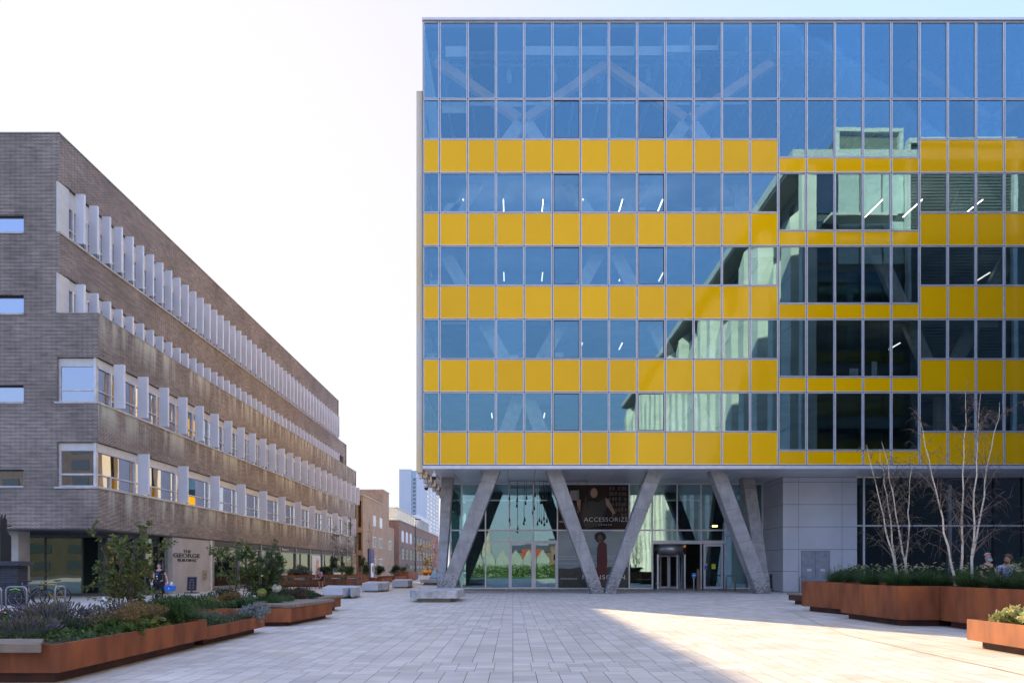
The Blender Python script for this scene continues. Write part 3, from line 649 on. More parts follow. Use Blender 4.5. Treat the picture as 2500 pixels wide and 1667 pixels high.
# ---- grey clad core and dark glazing to its right
YW = 42.6
wxp = lambda p: wx(p, YW)
mb = MB(); mb.box(wxp(1912)+.03, wxp(2093), YW+.03, 60, 0, ZS-.004); P('clad_wall', mb, pm('clad_joint', (0.06,0.065,0.08), .6))
mb = MB(); zj = [0.02] + [wz(y,YW) for y in (1394,1340.5,1285.5,1230.8,1176,1150)]
zj = [min(z, ZS-.01) for z in zj]
for i in range(len(zj)-1):
    for a, b in ((1912,1950),(1950,2056),(2056,2093)):
        if i < 2 and a == 1950: continue
        mb.box(wxp(a)+.012, wxp(b)-.012, YW, YW+.028, zj[i]+.012, zj[i+1]-.012)
    for a, b in ((YW+.012, 44.3),(44.3,YG)): mb.box(wxp(1912), wxp(1912)+.028, a+.01, b-.01, zj[i]+.012, zj[i+1]-.012)
P('cladding_panels', mb, CLAD)
mb = MB(); mb.box(wxp(1950)+.012, wxp(1956), YW, YW+.028, .02, zj[2]-.012); mb.box(wxp(2027), wxp(2056)-.012, YW, YW+.028, .02, zj[2]-.012); mb.box(wxp(1956), wxp(2027), YW, YW+.028, 2.58, zj[2]-.012); P('cladding_panels', mb, CLAD)
mb = MB()
for a, b in ((1957,1991),(1992,2026)): mb.box(wxp(a), wxp(b), YW-.012, YW+.02, .02, 2.56)
dd = P('service_door', mb, pm('door_grey', (0.33,0.36,0.41), .5))
mb = MB()
for a in (1970,2003): mb.box(wxp(a), wxp(a+11), YW-.02, YW-.0125, 1.30, 1.46)
P('door_notice', mb, WHITE, parent=dd)
mb = MB()
xg = [2093,2111,2158,2205,2230,2295,2362,2430,2500,2570,2640]
for i in range(len(xg)-1):
    for z0, z1 in ((.1,4.1),(4.2,ZS-.03)):
        g = MB(); g.box(wxp(xg[i])+.03, wxp(xg[i+1])-.03, YW+.2, YW+.23, z0, z1); P('dark_window', g, GLASD)
    mb.box(wxp(xg[i+1])-.03, wxp(xg[i+1])+.03, YW+.12, YW+.26, 0, ZS)
mb.box(wxp(2093), wxp(2640), YW+.14, YW+.24, 0, .1); P('dark_window_frame', mb, ALUD)
mb = MB(); mb.box(wxp(2093), wxp(2640), YW+.13, YW+.24, 4.1, 4.2); mb.box(wxp(2111)-.06, wxp(2111)+.06, YW+.06, YW+.12, 0, ZS); P('transom', mb, ALU)
# ================================================================= BRICK BUILDING ON THE LEFT
YL = 32.5; XA = -21.6; XB = -19.75; YE = 86.0
brick = thing('brick_building', 'dark brick office building with rows of pale vertical fins and a shop level', 'office building', (-25,33,0), absolute=True)
def Q(name, mb, mats, bevel=0.0, parent=None, **kw):
    o = mb.build(name, mats, parent or brick, bevel); tag(o, **kw) if kw else None; return o
XW = -62.0
# wall bands: solid brick between the window strips (lower block)
W4 = (5.34, 7.49); W3 = (9.38, 11.53); W2b = (13.64, 15.59); W1 = (17.48, 19.95)
def lx(p): return wx(p, YL)
mb = MB()
fx0 = lx(138.7)         # left jamb of the corner windows in the front face
T = .45
# front face pieces (y = YL) lower block
def front(z0, z1, x0, x1): mb.box(x0, x1, YL, YL+T, z0, z1)
holes = {1:(17.45,18.29), 2:(13.6,14.47), 3:(9.37,10.2), 4:(5.37,6.19)}
hx0, hx1 = -27.6, lx(57.6)
front(3.37, 5.34, XW, XB); front(7.49, 9.38, XW, XB); front(11.53, 13.60, XW, XB)
for (a, b), (c, d), xr in ((W4, holes[4], fx0), (W3, holes[3], fx0)):
    front(a, b, hx1, xr); front(a, b, XW, hx0); front(a, min(c,b), hx0, hx1) if c > a+.01 else None; front(d, b, hx0, hx1)
front(13.60, 13.62, hx1, XB)
for z0_, z1_, xe in ((13.62,13.66,XA),(13.66,15.57,XA-.16),(15.57,17.50,XA),(17.50,19.93,XA-.16),(19.93,22.17,XA)): front(z0_, z1_, hx1, xe)
front(0,0,0,0) if False else None; front(13.6, 22.17, XW, hx0)
front(14.47, 17.45, hx0, hx1); front(18.29, 22.17, hx0, hx1)
# side faces
def side(z0, z1, x, y0, y1, t=T): mb.box(x-t, x, y0, y1, z0, z1)
Y0 = YL+T
side(3.37, 5.34, XB, Y0, YE); side(7.49, 9.38, XB, Y0, YE); side(11.53, 13.60, XB, Y0, YE)
side(5.34, 7.49, XB, YE-1.0, YE); side(9.38, 11.53, XB, YE-1.0, YE)
side(13.62, 13.64, XA, Y0, 88.6); side(15.59, 17.48, XA, Y0, 88.6); side(19.95, 22.17, XA, Y0, 84.6); 
side(13.64, 15.59, XA, 87.0, 88.6); 
mb.box(XA-T-12, XA, 88.2, 88.6, 13.6, 17.48); mb.box(XA-12, XA, 84.2, 84.6, 17.48, 22.17); mb.box(XB-12, XB, YE-.4, YE, 3.37, 13.6)
Q('brick_wall', mb, BR_L)
mb = MB()
mb.box(XW, XA-.02, YL+.02, 84.5, 21.9, 22.1); mb.box(XW, XB-.01, YL+.02, YE-.05, 13.3, 13.595); mb.box(XW, XA-.02, YL+.5, 88.3, 17.0, 17.46)
Q('flat_roof', mb, CONCD)
mb = MB(); mb.box(XW, XA+.03, YL-.03, 84.63, 22.171, 22.22); mb.box(XA+.01, XB+.03, YL-.03, YE+.03, 13.60, 13.64); mb.box(XW,XA+.01,YL-.02,YL-.001,13.601,13.618)
Q('coping', mb, pm('coping_grey', (0.34,0.34,0.35), .5))
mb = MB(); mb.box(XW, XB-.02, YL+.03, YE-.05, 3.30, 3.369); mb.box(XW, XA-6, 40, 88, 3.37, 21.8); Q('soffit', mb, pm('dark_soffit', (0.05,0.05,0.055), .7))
mb = MB(); mb.box(XA-.158, XA-.05, YL+.03, YL+.80, 13.66, 15.56); mb.box(XA-.158, XA-.05, YL+.03, YL+.80, 17.52, 19.92); Q('corner_panel', mb, pm('window_header', (0.60,0.60,0.60), .5, .1, .04))
# sills
mb = MB()
for z in (5.34, 9.38): mb.box(fx0-.1, XB+.05, YL-.05, YL+.3, z-.05, z+.03); mb.box(XB-.25, XB+.05, YL+.301, YE-1, z-.049, z+.031)
for z in (17.48,): mb.box(XA-.25, XA+.06, YL+.02, 84.6, z-.05, z+.04)
for k in holes: mb.box(hx0, hx1, YL-.04, YL+.2, holes[k][0]-.05, holes[k][0]+.04)
Q('window_sill', mb, pm('sill_grey', (0.5,0.5,0.52), .4, .3))
HEAD = pm('window_header', (0.60,0.60,0.60), .5, .1, .04)
# windows: one frame part each, pane as sub-part
cells_ = []
rec = .22
def add_win(Ya, Yb, x, z0, z1, zg, ztr, dbl=False):
    cells_.append((Ya, Yb, x, z0, z1, zg, ztr, dbl))
y = YL+.05; n4 = 0
b4 = [YL+.0] + [35.96+4.31*k for k in range(12)]
for i in range(len(b4)-1): add_win(b4[i] if i else YL+.04, b4[i+1], XB, 5.37, 7.47, 7.10, 5.98, True)
b3 = [YL+.04] + [33.8+2.155*k for k in range(25)]
for i in range(len(b3)-1): add_win(b3[i], b3[i+1], XB, 9.41, 11.51, 11.12, 10.0)
b1 = [YL+.04] + [33.74+1.0775*k for k in range(48)]
for i in range(len(b1)-1): add_win(b1[i], b1[i+1], XA, 17.52, 19.93, 19.13, 18.05)
for i in range(len(b1)-1): add_win(b1[i], b1[i+1], XA, 13.66, 15.57, 15.12, None)
def win_mesh(c, fr, pn):
    Ya, Yb, x, z0, z1, zg, ztr, dbl = c
    xf = x-rec; d = .10
    fr.m = 1; fr.box(xf-.02, xf+.10, Ya, Yb, zg, z1); fr.m = 0
    if x == XA and Ya < YL+.1: fr.m = 1; fr.box(xf-.02, xf+.08, Ya, Ya+.36, z0, zg); fr.m = 0; Ya = Ya+.36
    ys = [Ya, Yb] if not dbl else [Ya, Ya+(Yb-Ya)*.36, Yb]
    w = .06
    fr.box(xf-.02, xf+d, Ya, Ya+w, z0, zg); fr.box(xf-.02, xf+d, Yb-w, Yb, z0, zg); fr.box(xf-.02, xf+d, Ya+w, Yb-w, z0, z0+w); fr.box(xf-.02, xf+d, Ya+w, Yb-w, zg-.05, zg)
    if ztr: fr.box(xf-.015, xf+d-.01, Ya+w, Yb-w, ztr-.03, ztr+.03)
    if dbl: fr.box(xf-.016, xf+d-.012, ys[1]-.04, ys[1]+.04, z0+w, ztr-.03)
    t = random.uniform(-.03,.03)
    pn.quad((xf+t*.2, Ya+w, z0+w), (xf-t*.2, Yb-w, z0+w), (xf-t*.2, Yb-w, zg-.05), (xf+t*.2, Ya+w, zg-.05))
WFR = pm('window_frame_pale', (0.62,0.62,0.66), .4, .2)
cells_.sort(key=lambda c: -(c[1]-c[0])*(c[4]-c[3])/c[0]**2)
for c in cells_[:100]:
    fr, pn = MB(), MB(); win_mesh(c, fr, pn); o = Q('window', fr, [WFR, HEAD]); Q('pane', pn, GLASL, parent=o)
fr, pn = MB(), MB()
for c in cells_[100:]: win_mesh(c, fr, pn)
o = Q('window', fr, [WFR, HEAD], kind='stuff'); Q('pane', pn, GLASL, parent=o)
# corner windows in the front face
for (z0,z1,zg,zt) in ((5.37,7.47,7.10,5.98),(9.41,11.51,11.12,10.0)):
    fr = MB(); y = YL+.16; hd_ = MB(); hd_.box(fx0, XB-.10, y-.03, y+.1, zg, z1); Q('window_header', hd_, HEAD)
    fr.box(fx0, fx0+.10, y-.02, y+.1, z0, zg); fr.box(XB-rec-.02, XB-rec+.10, y-.02, y+.06, z0, zg); fr.box(fx0+.1, XB-rec-.02, y-.02, y+.1, z0, z0+.08); fr.box(fx0+.1, XB-rec-.02, y-.02, y+.1, zt-.04, zt+.04)
    o = Q('corner_window', fr, [WFR, HEAD]); g = MB(); g.quad((fx0+.1,y+.02,z0+.08),(XB-rec-.02,y+.02,z0+.08),(XB-rec-.02,y+.02,zg),(fx0+.1,y+.02,zg)); Q('pane', g, GLASL, parent=o)
for k, (z0, z1) in holes.items():
    fr = MB(); fr.box(hx0, hx1, YL+.12, YL+.22, z1-.07, z1); fr.box(hx0, hx1, YL+.12, YL+.22, z0, z0+.06); fr.box(hx1-.04, hx1, YL+.12, YL+.22, z0+.06, z1-.07); fr.box(-25.4,-25.34, YL+.12, YL+.22, z0+.06, z1-.07)
    o = Q('slot_window', fr, ALUD); g = MB(); g.quad((hx0,YL+.18,z0+.06),(hx1-.04,YL+.18,z0+.06),(hx1-.04,YL+.18,z1-.07),(hx0,YL+.18,z1-.07)); Q('pane', g, GLASL, parent=o)
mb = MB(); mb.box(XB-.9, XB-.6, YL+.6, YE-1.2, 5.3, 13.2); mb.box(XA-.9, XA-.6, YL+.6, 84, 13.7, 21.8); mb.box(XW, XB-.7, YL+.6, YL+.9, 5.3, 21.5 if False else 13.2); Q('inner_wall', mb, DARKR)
# fins
fins = []
for k in range(12): fins.append((35.96+4.31*k, XB, .56, 5.36, 7.50))
for k in range(25): fins.append((33.8+2.155*k, XB, .50, 9.40, 11.56))
for k in range(47): fins.append((33.74+1.0775*k, XA, .41, 17.50, 19.95)); fins.append((33.74+1.0775*k, XA, .41, 13.66, 15.50))
fins.sort(key=lambda f: -(f[4]-f[3])*f[2]/f[0]**2)
def fin(mb, f):
    y, x, w, z0, z1 = f
    # folded panel: the outer edge turned back a little
    mb.box(x-.005, x+w, y-.02, y+.02, z0, z1); mb.box(x+w-.02, x+w+.015, y+.021, y+.10, z0, z1)
    mb.box(x-.18, x+.06, y+.021, y+.05, z0+.3, z0+.34); mb.box(x-.18, x+.06, y+.021, y+.05, z1-.34, z1-.3)
for f in fins[:100]: mb = MB(); fin(mb, f); Q('sun_fin', mb, FINM)
mb = MB()
for f in fins[100:]: fin(mb, f)
Q('sun_fin', mb, FINM, kind='stuff')
# street level, set back
FRM = pm('shop_frame_grey', (0.10,0.10,0.105), .5, .3)
mb = MB(); mb.box(-24.95, -24.05, 33.2, 34.0, 0, 3.31); Q('concrete_pier', mb, CONCD)
gy = 36.8; gpts = [(-31.0,gy),(-24.6,gy),(-22.6,gy),(-21.6,gy)]
gl = [(-31.0,gy),(-27.6,gy),(-25.2,gy),(-23.2,gy),(-21.9,gy),(-21.25,37.0),(-20.75,37.4),(-20.5,38.0),(-20.45,39.4)]
for i in range(len(gl)-1):
    a, b = gl[i], gl[i+1]; mb = MB(); mb.quad((*a,.12),(*b,.12),(*b,3.15),(*a,3.15)); o = Q('street_window', mb, GLASLG)
    m2 = MB(); m2.box(b[0]-.04, b[0]+.04, b[1]-.04, b[1]+.04, .05, 3.3); Q('mullion', m2, FRM, parent=o)
mb = MB()
for i in range(len(gl)-1):
    a, b = Vector((*gl[i],0)), Vector((*gl[i+1],0)); n = (b-a).normalized(); n = Vector((n.y,-n.x,0))*.03
    for z0,z1 in ((0,.14),(3.15,3.30)): mb.hexa([a+n+Vector((0,0,z0)),b+n+Vector((0,0,z0)),b-n+Vector((0,0,z0)),a-n+Vector((0,0,z0))],[a+n+Vector((0,0,z1)),b+n+Vector((0,0,z1)),b-n+Vector((0,0,z1)),a-n+Vector((0,0,z1))])
Q('window_rail', mb, FRM)
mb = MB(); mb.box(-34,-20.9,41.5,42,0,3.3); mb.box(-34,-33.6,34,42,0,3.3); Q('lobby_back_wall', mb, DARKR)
# entrance and name wall
mb = MB(); mb.box(XB-.9, XB-.35, 39.5, 39.6, .02, 2.75); ed = Q('entrance_door', mb, BLACK)
m2 = MB()
for z0,z1,a,b in ((.02,2.75,XB-.36,XB-.30),(.02,2.75,XB-.95,XB-.9)): m2.box(a, b, 39.42, 39.62, z0, z1)
Q('door_frame', m2, STEEL, parent=ed)
mb = MB(); mb.tube([(XB-.42,39.35,.5),(XB-.42,39.35,2.1)], .02, 6); Q('door_handle', mb, STEEL, parent=ed)
mb = MB(); mb.box(XB-.5, XB-.06, 39.75, 44.55, 0, 3.30); Q('name_wall', mb, CONCD)
mb = MB(); mb.box(XB-.12, XB+.02, 44.555, 44.85, 0, 3.30); Q('pale_reveal', mb, pm('pale_reveal', (0.58,0.54,0.48), .6))
BLKL = pm('black_lettering', (0.01,0.01,0.01), .4)
for s_, w_, h_, z in (('THE', .98, .16, 2.52), ('GEORGE', 3.4, .25, 2.26), ('BUILDING', 2.35, .165, 1.98)):
    text_mesh('lettering', s_, .3, BLKL, brick, (XB-.045, 41.5, z), (R(90),0,R(90)), .012, offset=.006, fit=(w_,h_))
mb = MB(); mb.box(XB-.06, XB-.02, 43.6, 44.15, .75, 1.35); ic = Q('intercom_panel', mb, pm('brass_panel', (0.30,0.27,0.20), .4, .5)); m2 = MB(); m2.box(XB-.021, XB-.012, 43.75, 43.95, 1.05, 1.12); m2.box(XB-.021, XB-.012, 43.8, 43.9, .85, .9); Q('button', m2, BLACK, parent=ic)
# shopfronts under the brick
sb = [44.9] + [49.15+4.31*k for k in range(9)]
for i in range(len(sb)-1):
    a, b = sb[i], sb[i+1]
    fr = MB(); fr.box(XB-.2, XB+.02, a, a+.22, .02, 3.30); fr.box(XB-.18, XB-.02, a+.22, b, 2.83, 2.93); fr.box(XB-.18, XB-.02, a+.22, b, .02, .30)
    if i in (1,2,4): fr.box(XB-.17, XB-.03, a+1.6, a+1.68, .3, 2.83)
    o = Q('shopfront', fr, pm('shop_frame_mid', (0.20,0.205,0.21), .45, .3))
    g = MB(); g.quad((XB-.1,a+.22,.3),(XB-.1,b,.3),(XB-.1,b,2.83),(XB-.1,a+.22,2.83)); Q('pane', g, GLASLG, parent=o)
    f = MB(); f.box(XB-.12, XB-.04, a+.24, b-.02, 2.95, 3.29); Q('sign_board', f, pm('sign_black', (0.022,0.02,0.022), .5), parent=o)
    if i in (1,3):
        text_mesh('lettering', 'Frestons', .30, TXT, o, (XB-.03, 50.7 if i==1 else 59.4, 3.11), (R(90),0,R(90)), .008, fit=(1.7,.21))
mb = MB(); mb.box(XB-.1, XB-.02, 84.0, 86.0, 0, 3.3); Q('end_pier', mb, BR_B)
# ================================================================= SETTING
def ground(name, x0, x1, y0, y1, z, mt, label=None):
    mb = MB(); mb.quad((x0,y0,z),(x1,y0,z),(x1,y1,z),(x0,y1,z)); o = mb.build(name, mt); tag(o, label, None, None, 'structure'); return o
ground('ground', -1500, 1500, -1500, 2500, -0.02, pm('asphalt', (0.10,0.10,0.10), .9, 0, .2, .5))
ground('plaza', -60, 60, -30, 60, 0.0, PAVE)
ground('street', -60, 20, 60, 260, -0.004, pm('street_paving', (0.40,0.385,0.36), .8, 0, .12, .8))
mb = MB(); mb.add([(7.15,9,.004),(6.6,4,.004),(21,4,.004),(21,24.8,.004),(9.9,24.8,.004),(7.45,15.3,.004)],[(0,1,2,3,4,5)]); tag(mb.build('paving_strip', PAVE2), None, None, None, 'structure')
mb = MB()
for (a, b) in (((6.55,4),(7.15,9)),((7.15,9),(7.45,15.3)),((7.45,15.3),(9.9,24.8))):
    A, B = Vector((*a,.009)), Vector((*b,.009)); n = (B-A).normalized(); n = Vector((-n.y,n.x,0))*.035; mb.add([A-n,B-n,B+n,A+n],[(3,2,1,0) if True else 0])
tag(mb.build('drain_channel', pm('drain_stone', (0.50,0.45,0.34), .7)), None, None, None, 'structure')
# ================================================================= BUILDINGS DOWN THE STREET
def at(px, Y): return wx(px, Y)
b1 = thing('brick_house_block', 'buff brick flats with stacked square loggias beyond the dark brick building', 'apartment building', (-20.5,92,0), absolute=True)
mb = MB()
mb.box(-32, -20.9, 92, 93, 0, 11.3); mb.box(-20.42, -20.2, 92, 93, 0, 11.3)
for z0, z1 in ((0,0.9),(3.2,3.9),(6.3,7.0),(10.6,11.3)): mb.box(-20.9, -20.42, 92, 93, z0, z1)
mb.box(-32, -20.2, 93, 106, 0, 11.3); mb.box(-32, -20.2, 106, 111.3, 0, 13.6); mb.box(-32, -20.2, 111.3, 116, 0, 8.2)
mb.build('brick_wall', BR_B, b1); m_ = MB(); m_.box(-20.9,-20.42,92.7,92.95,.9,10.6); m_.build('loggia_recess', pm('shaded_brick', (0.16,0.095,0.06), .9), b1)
def side_win(px0, px1, y0, y1, X, parent, mt=None):
    Ya = X*F/(px0-VX); Yb = X*F/(px1-VX); Ym=(Ya+Yb)/2; z1, z0 = wz(y0,Ya), wz(y1,Ya)
    mb = MB(); mb.box(X-.02, X+.05, Ya, Yb, z0, z1); o = mb.build('window', WHITE, parent)
    g = MB(); g.box(X+.051, X+.06, Ya+.15, Yb-.15, z0+.1, z1-.1); g.build('pane', mt or GLASL, o)
for a in ((910.2,917,1257,1283),(926,932.6,1263,1288),(910.2,917,1309,1334.5),(926,932.6,1313,1337),(949,954.5,1319,1341),(910.2,917,1362.5,1379),(926,932.6,1363,1379)):
    side_win(*a, -20.2, b1, GLASL if a[2] < 1300 else GLASD)
mb = MB(); mb.box(-20.2, -20.0, 95.0, 98.6, 0, 4.2); db = mb.build('doorway', pm('blue_hoarding', (0.02,0.035,0.16), .5), b1); m_ = MB(); m_.box(-20.0,-19.98,95.6,98,.2,2.2); m_.build('door', WHITE, db)
mb = MB(); mb.box(-32.1,-20.1,91.9,106,11.301,11.4); mb.box(-32.1,-20.1,105.9,111.4,13.601,13.7); mb.box(-20.95,-20.38,91.9,92.1,.85,.92); mb.build('coping', pm('pale_coping', (0.62,0.56,0.47), .6), b1)
b2 = thing('warehouse_building', 'brown brick warehouse with three rows of arched windows', 'warehouse', (-20,120,0), absolute=True)
mb = MB(); mb.box(-34, -20, 120, 184, 0, 9.85); mb.build('brick_wall', BR_R, b2)
for i in range(11):
    Ya = 122.6+4.86*i
    for r,(z0,z1) in enumerate(((6.2,8.2),(2.9,5.4),(-.0,2.4))):
        if r == 2: z0 = .6 if i % 4 else 0.0
        mb = MB(); w = 2.6; pts = [(Ya,z0),(Ya+w,z0),(Ya+w,z1-.35)]+[(Ya+w/2+w/2*math.cos(a),z1-.35+.45*math.sin(a)) for a in [math.pi*k/6 for k in range(1,6)]]+[(Ya,z1-.35)]
        o_ = len(pts); mb.add([(-19.97,p[0],p[1]) for p in pts]+[(-20.2,p[0],p[1]) for p in pts],[tuple(range(o_)),]+[(k,k+o_,(k+1)%o_+o_,(k+1)%o_) for k in range(o_)])
        wn = mb.build('arched_window', pm('arch_frame', (0.10,0.09,0.09), .6) if i>2 or r else WHITE, b2)
        g = MB(); 
        for q in range(2):
            for s in range(3): g.box(-19.965,-19.955, Ya+.15+q*1.2, Ya+1.2+q*1.15, z0+.15+s*(z1-z0-.5)/3, z0+.05+(s+1)*(z1-z0-.5)/3)
        g.build('pane', WHITE if (i < 3 and r == 0) else GLASD, wn)
mb = MB(); mb.box(-34.1,-19.85,119.9,184,9.86,10.0); mb.build('coping', pm('pale_coping2', (0.5,0.45,0.4), .6), b2)
mb = MB()
for k in range(12): mb.box(-20.5,-20.4,120.5+k*4,120.6+k*4,10,12.2)
mb.box(-20.6,-20.3,120.3,166,12.1,12.2); mb.box(-34,-20.4,120.3,120.45,12.1,12.2); mb.box(-30,-29.9,120.3,120.4,10,12.2); mb.box(-25,-24.9,120.3,120.4,10,12.2); mb.build('terrace_railing', WHITE, b2)
mb = MB(); mb.box(-20.48,-20.44,120.6,166,10.1,12.1); mb.box(-34,-20.5,120.36,120.4,10.1,12.1); mb.build('terrace_glass', pm('frosted_glass', (0.62,0.64,0.62), .4, trans=.5), b2)
mb = MB(); mb.box(-26,-20.6,150,172,10,13.2); mb.build('roof_plant', WHITE, b2)
tw = thing('tower_block', 'pale blue residential tower rising behind the warehouse', 'tower', (-50,330,0), absolute=True)
TY = 330
def tb(mb, a, b, top, dy=0, Y2=360): mb.box(wx(a,TY+dy), wx(b,TY+dy), TY+dy, Y2, 0, wz(top,TY))
TWM = pm('haze_pale_cladding', (0.66,0.70,0.75), .5, 0, .04, .05); TWW = pm('haze_pale_white', (0.72,0.75,0.80), .5, 0, .03)  # tower tones lightened, distance haze is put into the colour
mb = MB(); tb(mb, 974.5, 1004, 1145); mb.build('wall', TWM, tw)
mb = MB(); tb(mb, 1004, 1016.4, 1148, .8); mb.build('stair_wall', pm('tower_blue', (0.45,0.56,0.66), .4), tw)
for i in range(24):
    z = 44-i*1.9; mb = MB(); mb.box(wx(1008,TY), wx(1013.5,TY), TY+.6, TY+.79, z, z+.9); mb.build('window', GLASD, tw)
xr = wx(1041, TY)
mb = MB(); mb.box(wx(1016.4,TY), xr, TY, 360, 0, wz(1164,TY)); mb.build('wall', TWW, tw)
for r in range(21):
    for c in range(4):
        if len([1 for _ in ()]) == 0:
            z = 43.3-r*2.0; y0 = TY+5+c*13; mb = MB(); mb.box(xr-.1, xr+.06, y0-3, y0+4.5, z-1.2, z); mb.build('window', GLASL, tw)
mb = MB(); mb.box(xr-8, xr, 360, 385, 0, wz(1164,TY)); mb.build('wall', TWW, tw)
# ================================================================= SKY-SIDE BUILDINGS (behind the camera, mirrored in the facade)
ofc = thing('stone_finned_building', 'pale stone office block with tall fins facing the yellow building', 'office building', (25,0,0), absolute=True)
STN = pm('portland_stone', (0.80,0.79,0.73), .8, 0, .1, .7)
mb = MB(); mb.box(22.6, 60, -52, 26.5, 0, 31.6); mb.build('wall', pm('dark_cladding', (0.10,0.12,0.13), .6), ofc)
RH = 32.8
mb = MB(); mb.box(21.0, 60, -52.2, 26.9, 31.62, 31.9); mb.build('eaves', pm('eaves_grey', (0.16,0.17,0.17), .7), ofc)
mb = MB(); mb.box(20.9, 60, -52.3, 27.1, 31.91, RH-.1); mb.build('roof_edge', WHITE, ofc)
random.seed(5)
for i in range(22):
    y = 25.6-i*3.55; w = random.choice((1.1,1.5,1.9,2.4)); t = random.choice((31.6,31.6,29.4,27.2))
    mb = MB(); mb.add([(21.3,y-w,0),(22.6,y-w-.3,0),(22.6,y+.3,0),(21.3,y,0),(21.3,y-w,t-2.0),(22.6,y-w-.3,t),(22.6,y+.3,t),(21.3,y,t-1.0)],[(0,3,2,1),(4,5,6,7),(0,1,5,4),(1,2,6,5),(2,3,7,6),(3,0,4,7)])
    f_ = mb.build('stone_fin', STN, ofc)
    m_ = MB()
    for z in (4.6,8.4,12.3,16.1,20.0,23.9,27.7):
        if z < t-2.5: m_.box(21.29, 22.5, y-w-.01, y+.01, z, z+.06)
    m_.build('stone_joint', pm('stone_joint', (0.22,0.22,0.2), .9), f_)
    if i < 21:
        for z in (1.0,4.9,8.7,12.6,16.4,20.3,24.2,28):
            g = MB(); g.box(22.5, 22.59, y-3.1, y-w-.35, z, z+2.6); g.build('window', GLASD, ofc) if (i+int(z))%3 else g.build('window', STN, ofc)
GP = pm('glazed_panel_pale', (0.60,0.70,0.70), .4)
for k, x in enumerate((22.9, 24.5, 26.2, 27.9)):
    for z, h in ((1,3),(5,3),(9,3),(13,3),(17,3),(20.6,3.2),(24.4,3.2),(28.2,3.0)):
        g = MB(); g.box(x, x+1.55, 26.5, 26.62, z, z+h); g.build('window', GP if (k >= 1 and z > 24) else GLASD, ofc)
mb = MB(); mb.box(21.6, 22.7, 26.4, 27.0, 8, 31.6); mb.build('corner_fin', STN, ofc)
mb = MB(); mb.box(23.3, 28.2, 26.8, 28.1, 27.3, 27.5); mb.build('canopy', STN, ofc)
mb = MB()
for z in [k*.24 for k in range(0, 138)]: mb.box(29.7, 37.2, 26.9, 27.0, z, z+.17)
mb.build('louvre_wall', pm('louvre_dark', (0.13,0.145,0.15), .6), ofc)
mb = MB(); mb.box(29.5, 37.4, 26.7, 27.25, 33.1, 33.5); mb.box(37.2, 37.5, 26.7, 27.3, 0, 33.5); mb.box(29.45,29.65,26.7,27.2,20,33.1); mb.build('white_trim', WHITE, ofc)
mb = MB(); mb.box(24.7, 29.4, 17, 26, RH, 34.4); mb.build('plant_room', pm('plant_louvre', (0.22,0.25,0.24), .6), ofc)
mb = MB()
for x in (24.5, 29.3): mb.box(x, x+.3, 26.0, 26.3, RH-.1, 34.75)
mb.box(24.5, 29.6, 25.9, 26.35, 34.5, 34.8); mb.build('white_frame', WHITE, ofc)
LAWN = pm('lawn_grass', (0.10,0.22,0.03), .9, 0, .4, 3)
ground('lawn', -26, 16, -32, -5, .01, LAWN)
def leafmass(mb, n, c, r, ls, squash=1.0):
    for _ in range(n):
        while True:
            p = Vector((random.uniform(-1,1),random.uniform(-1,1),random.uniform(-1,1)))
            if p.length < 1: break
        p = Vector((c[0]+p.x*r[0], c[1]+p.y*r[1], c[2]+p.z*r[2])); leaf(mb, p, rdir(), ls*random.uniform(.6,1.3))
def rdir():
    v = Vector((random.gauss(0,1),random.gauss(0,1),random.gauss(0,1))); return v.normalized() if v.length > 0 else Vector((0,0,1))
def leaf(mb, p, d, l, w=.5, up=None):
    s = d.cross(up or rdir()); s = s.normalized() if s.length > 1e-3 else Vector((1,0,0)); s = s*l*w*.5; n = d.cross(s).normalized()*l*.12
    a = p; b = p+d*l*.5+s+n; c = p+d*l; e = p+d*l*.5-s+n
    mb.add([a,b,c,e],[(0,1,2),(0,2,3)])
mb = MB()
for i in range(60): leafmass(mb, 150, (-16+i*.5, -17+random.uniform(-1,1), .9), (.8,1.2,1.3), .32)
tag(mb.build('hedge', pm('hedge_leaf', (0.10,0.22,0.03), .7, 0, .3, 4, island=.5, trans=.3)), 'long clipped green hedge behind the lawn, mirrored in the shopfront', 'hedge')
mb = MB()
for i in range(6):
    x = -7.4+i*2.3; mb.add([(x,-24,0),(x+2.2,-24,0),(x+2.2,-24,3.0),(x+1.1,-24,4.6),(x,-24,3.0),(x,-32,0),(x+2.2,-32,0),(x+2.2,-32,3.0),(x+1.1,-32,4.6),(x,-32,3.0)],[(4,3,2,1,0),(2,3,8,7),(3,4,9,8),(0,5,9,4)[::-1],(1,2,7,6)])
mb.add([(-7.4,-24,0),(-7.4,-32,0),(-7.4,-32,3),(-7.4,-24,3)],[(0,1,2,3)])
tag(mb.build('garden_shed', pm('pale_corrugated', (0.36,0.40,0.41), .6)), 'row of pale gabled garden sheds mirrored in the shopfront doors', 'shed')
mb = MB(); mb.box(-12.6,-7.6,-150,-145,0,30);
for z in range(6, 30, 3): mb.box(-11.6,-11.2,-145,-144.9,z,z+1.2); 
tag(mb.build('beige_tower', pm('beige_render', (0.48,0.43,0.34), .8)), 'beige tower far behind the garden, mirrored in the shopfront', 'tower')
mb = MB(); mb.box(2.2,6.6,-60,-56,0,5.6); tag(mb.build('orange_kiosk', pm('orange_render', (0.42,0.085,0.03), .7)), 'orange box-shaped kiosk mirrored in the shopfront doors', 'kiosk')

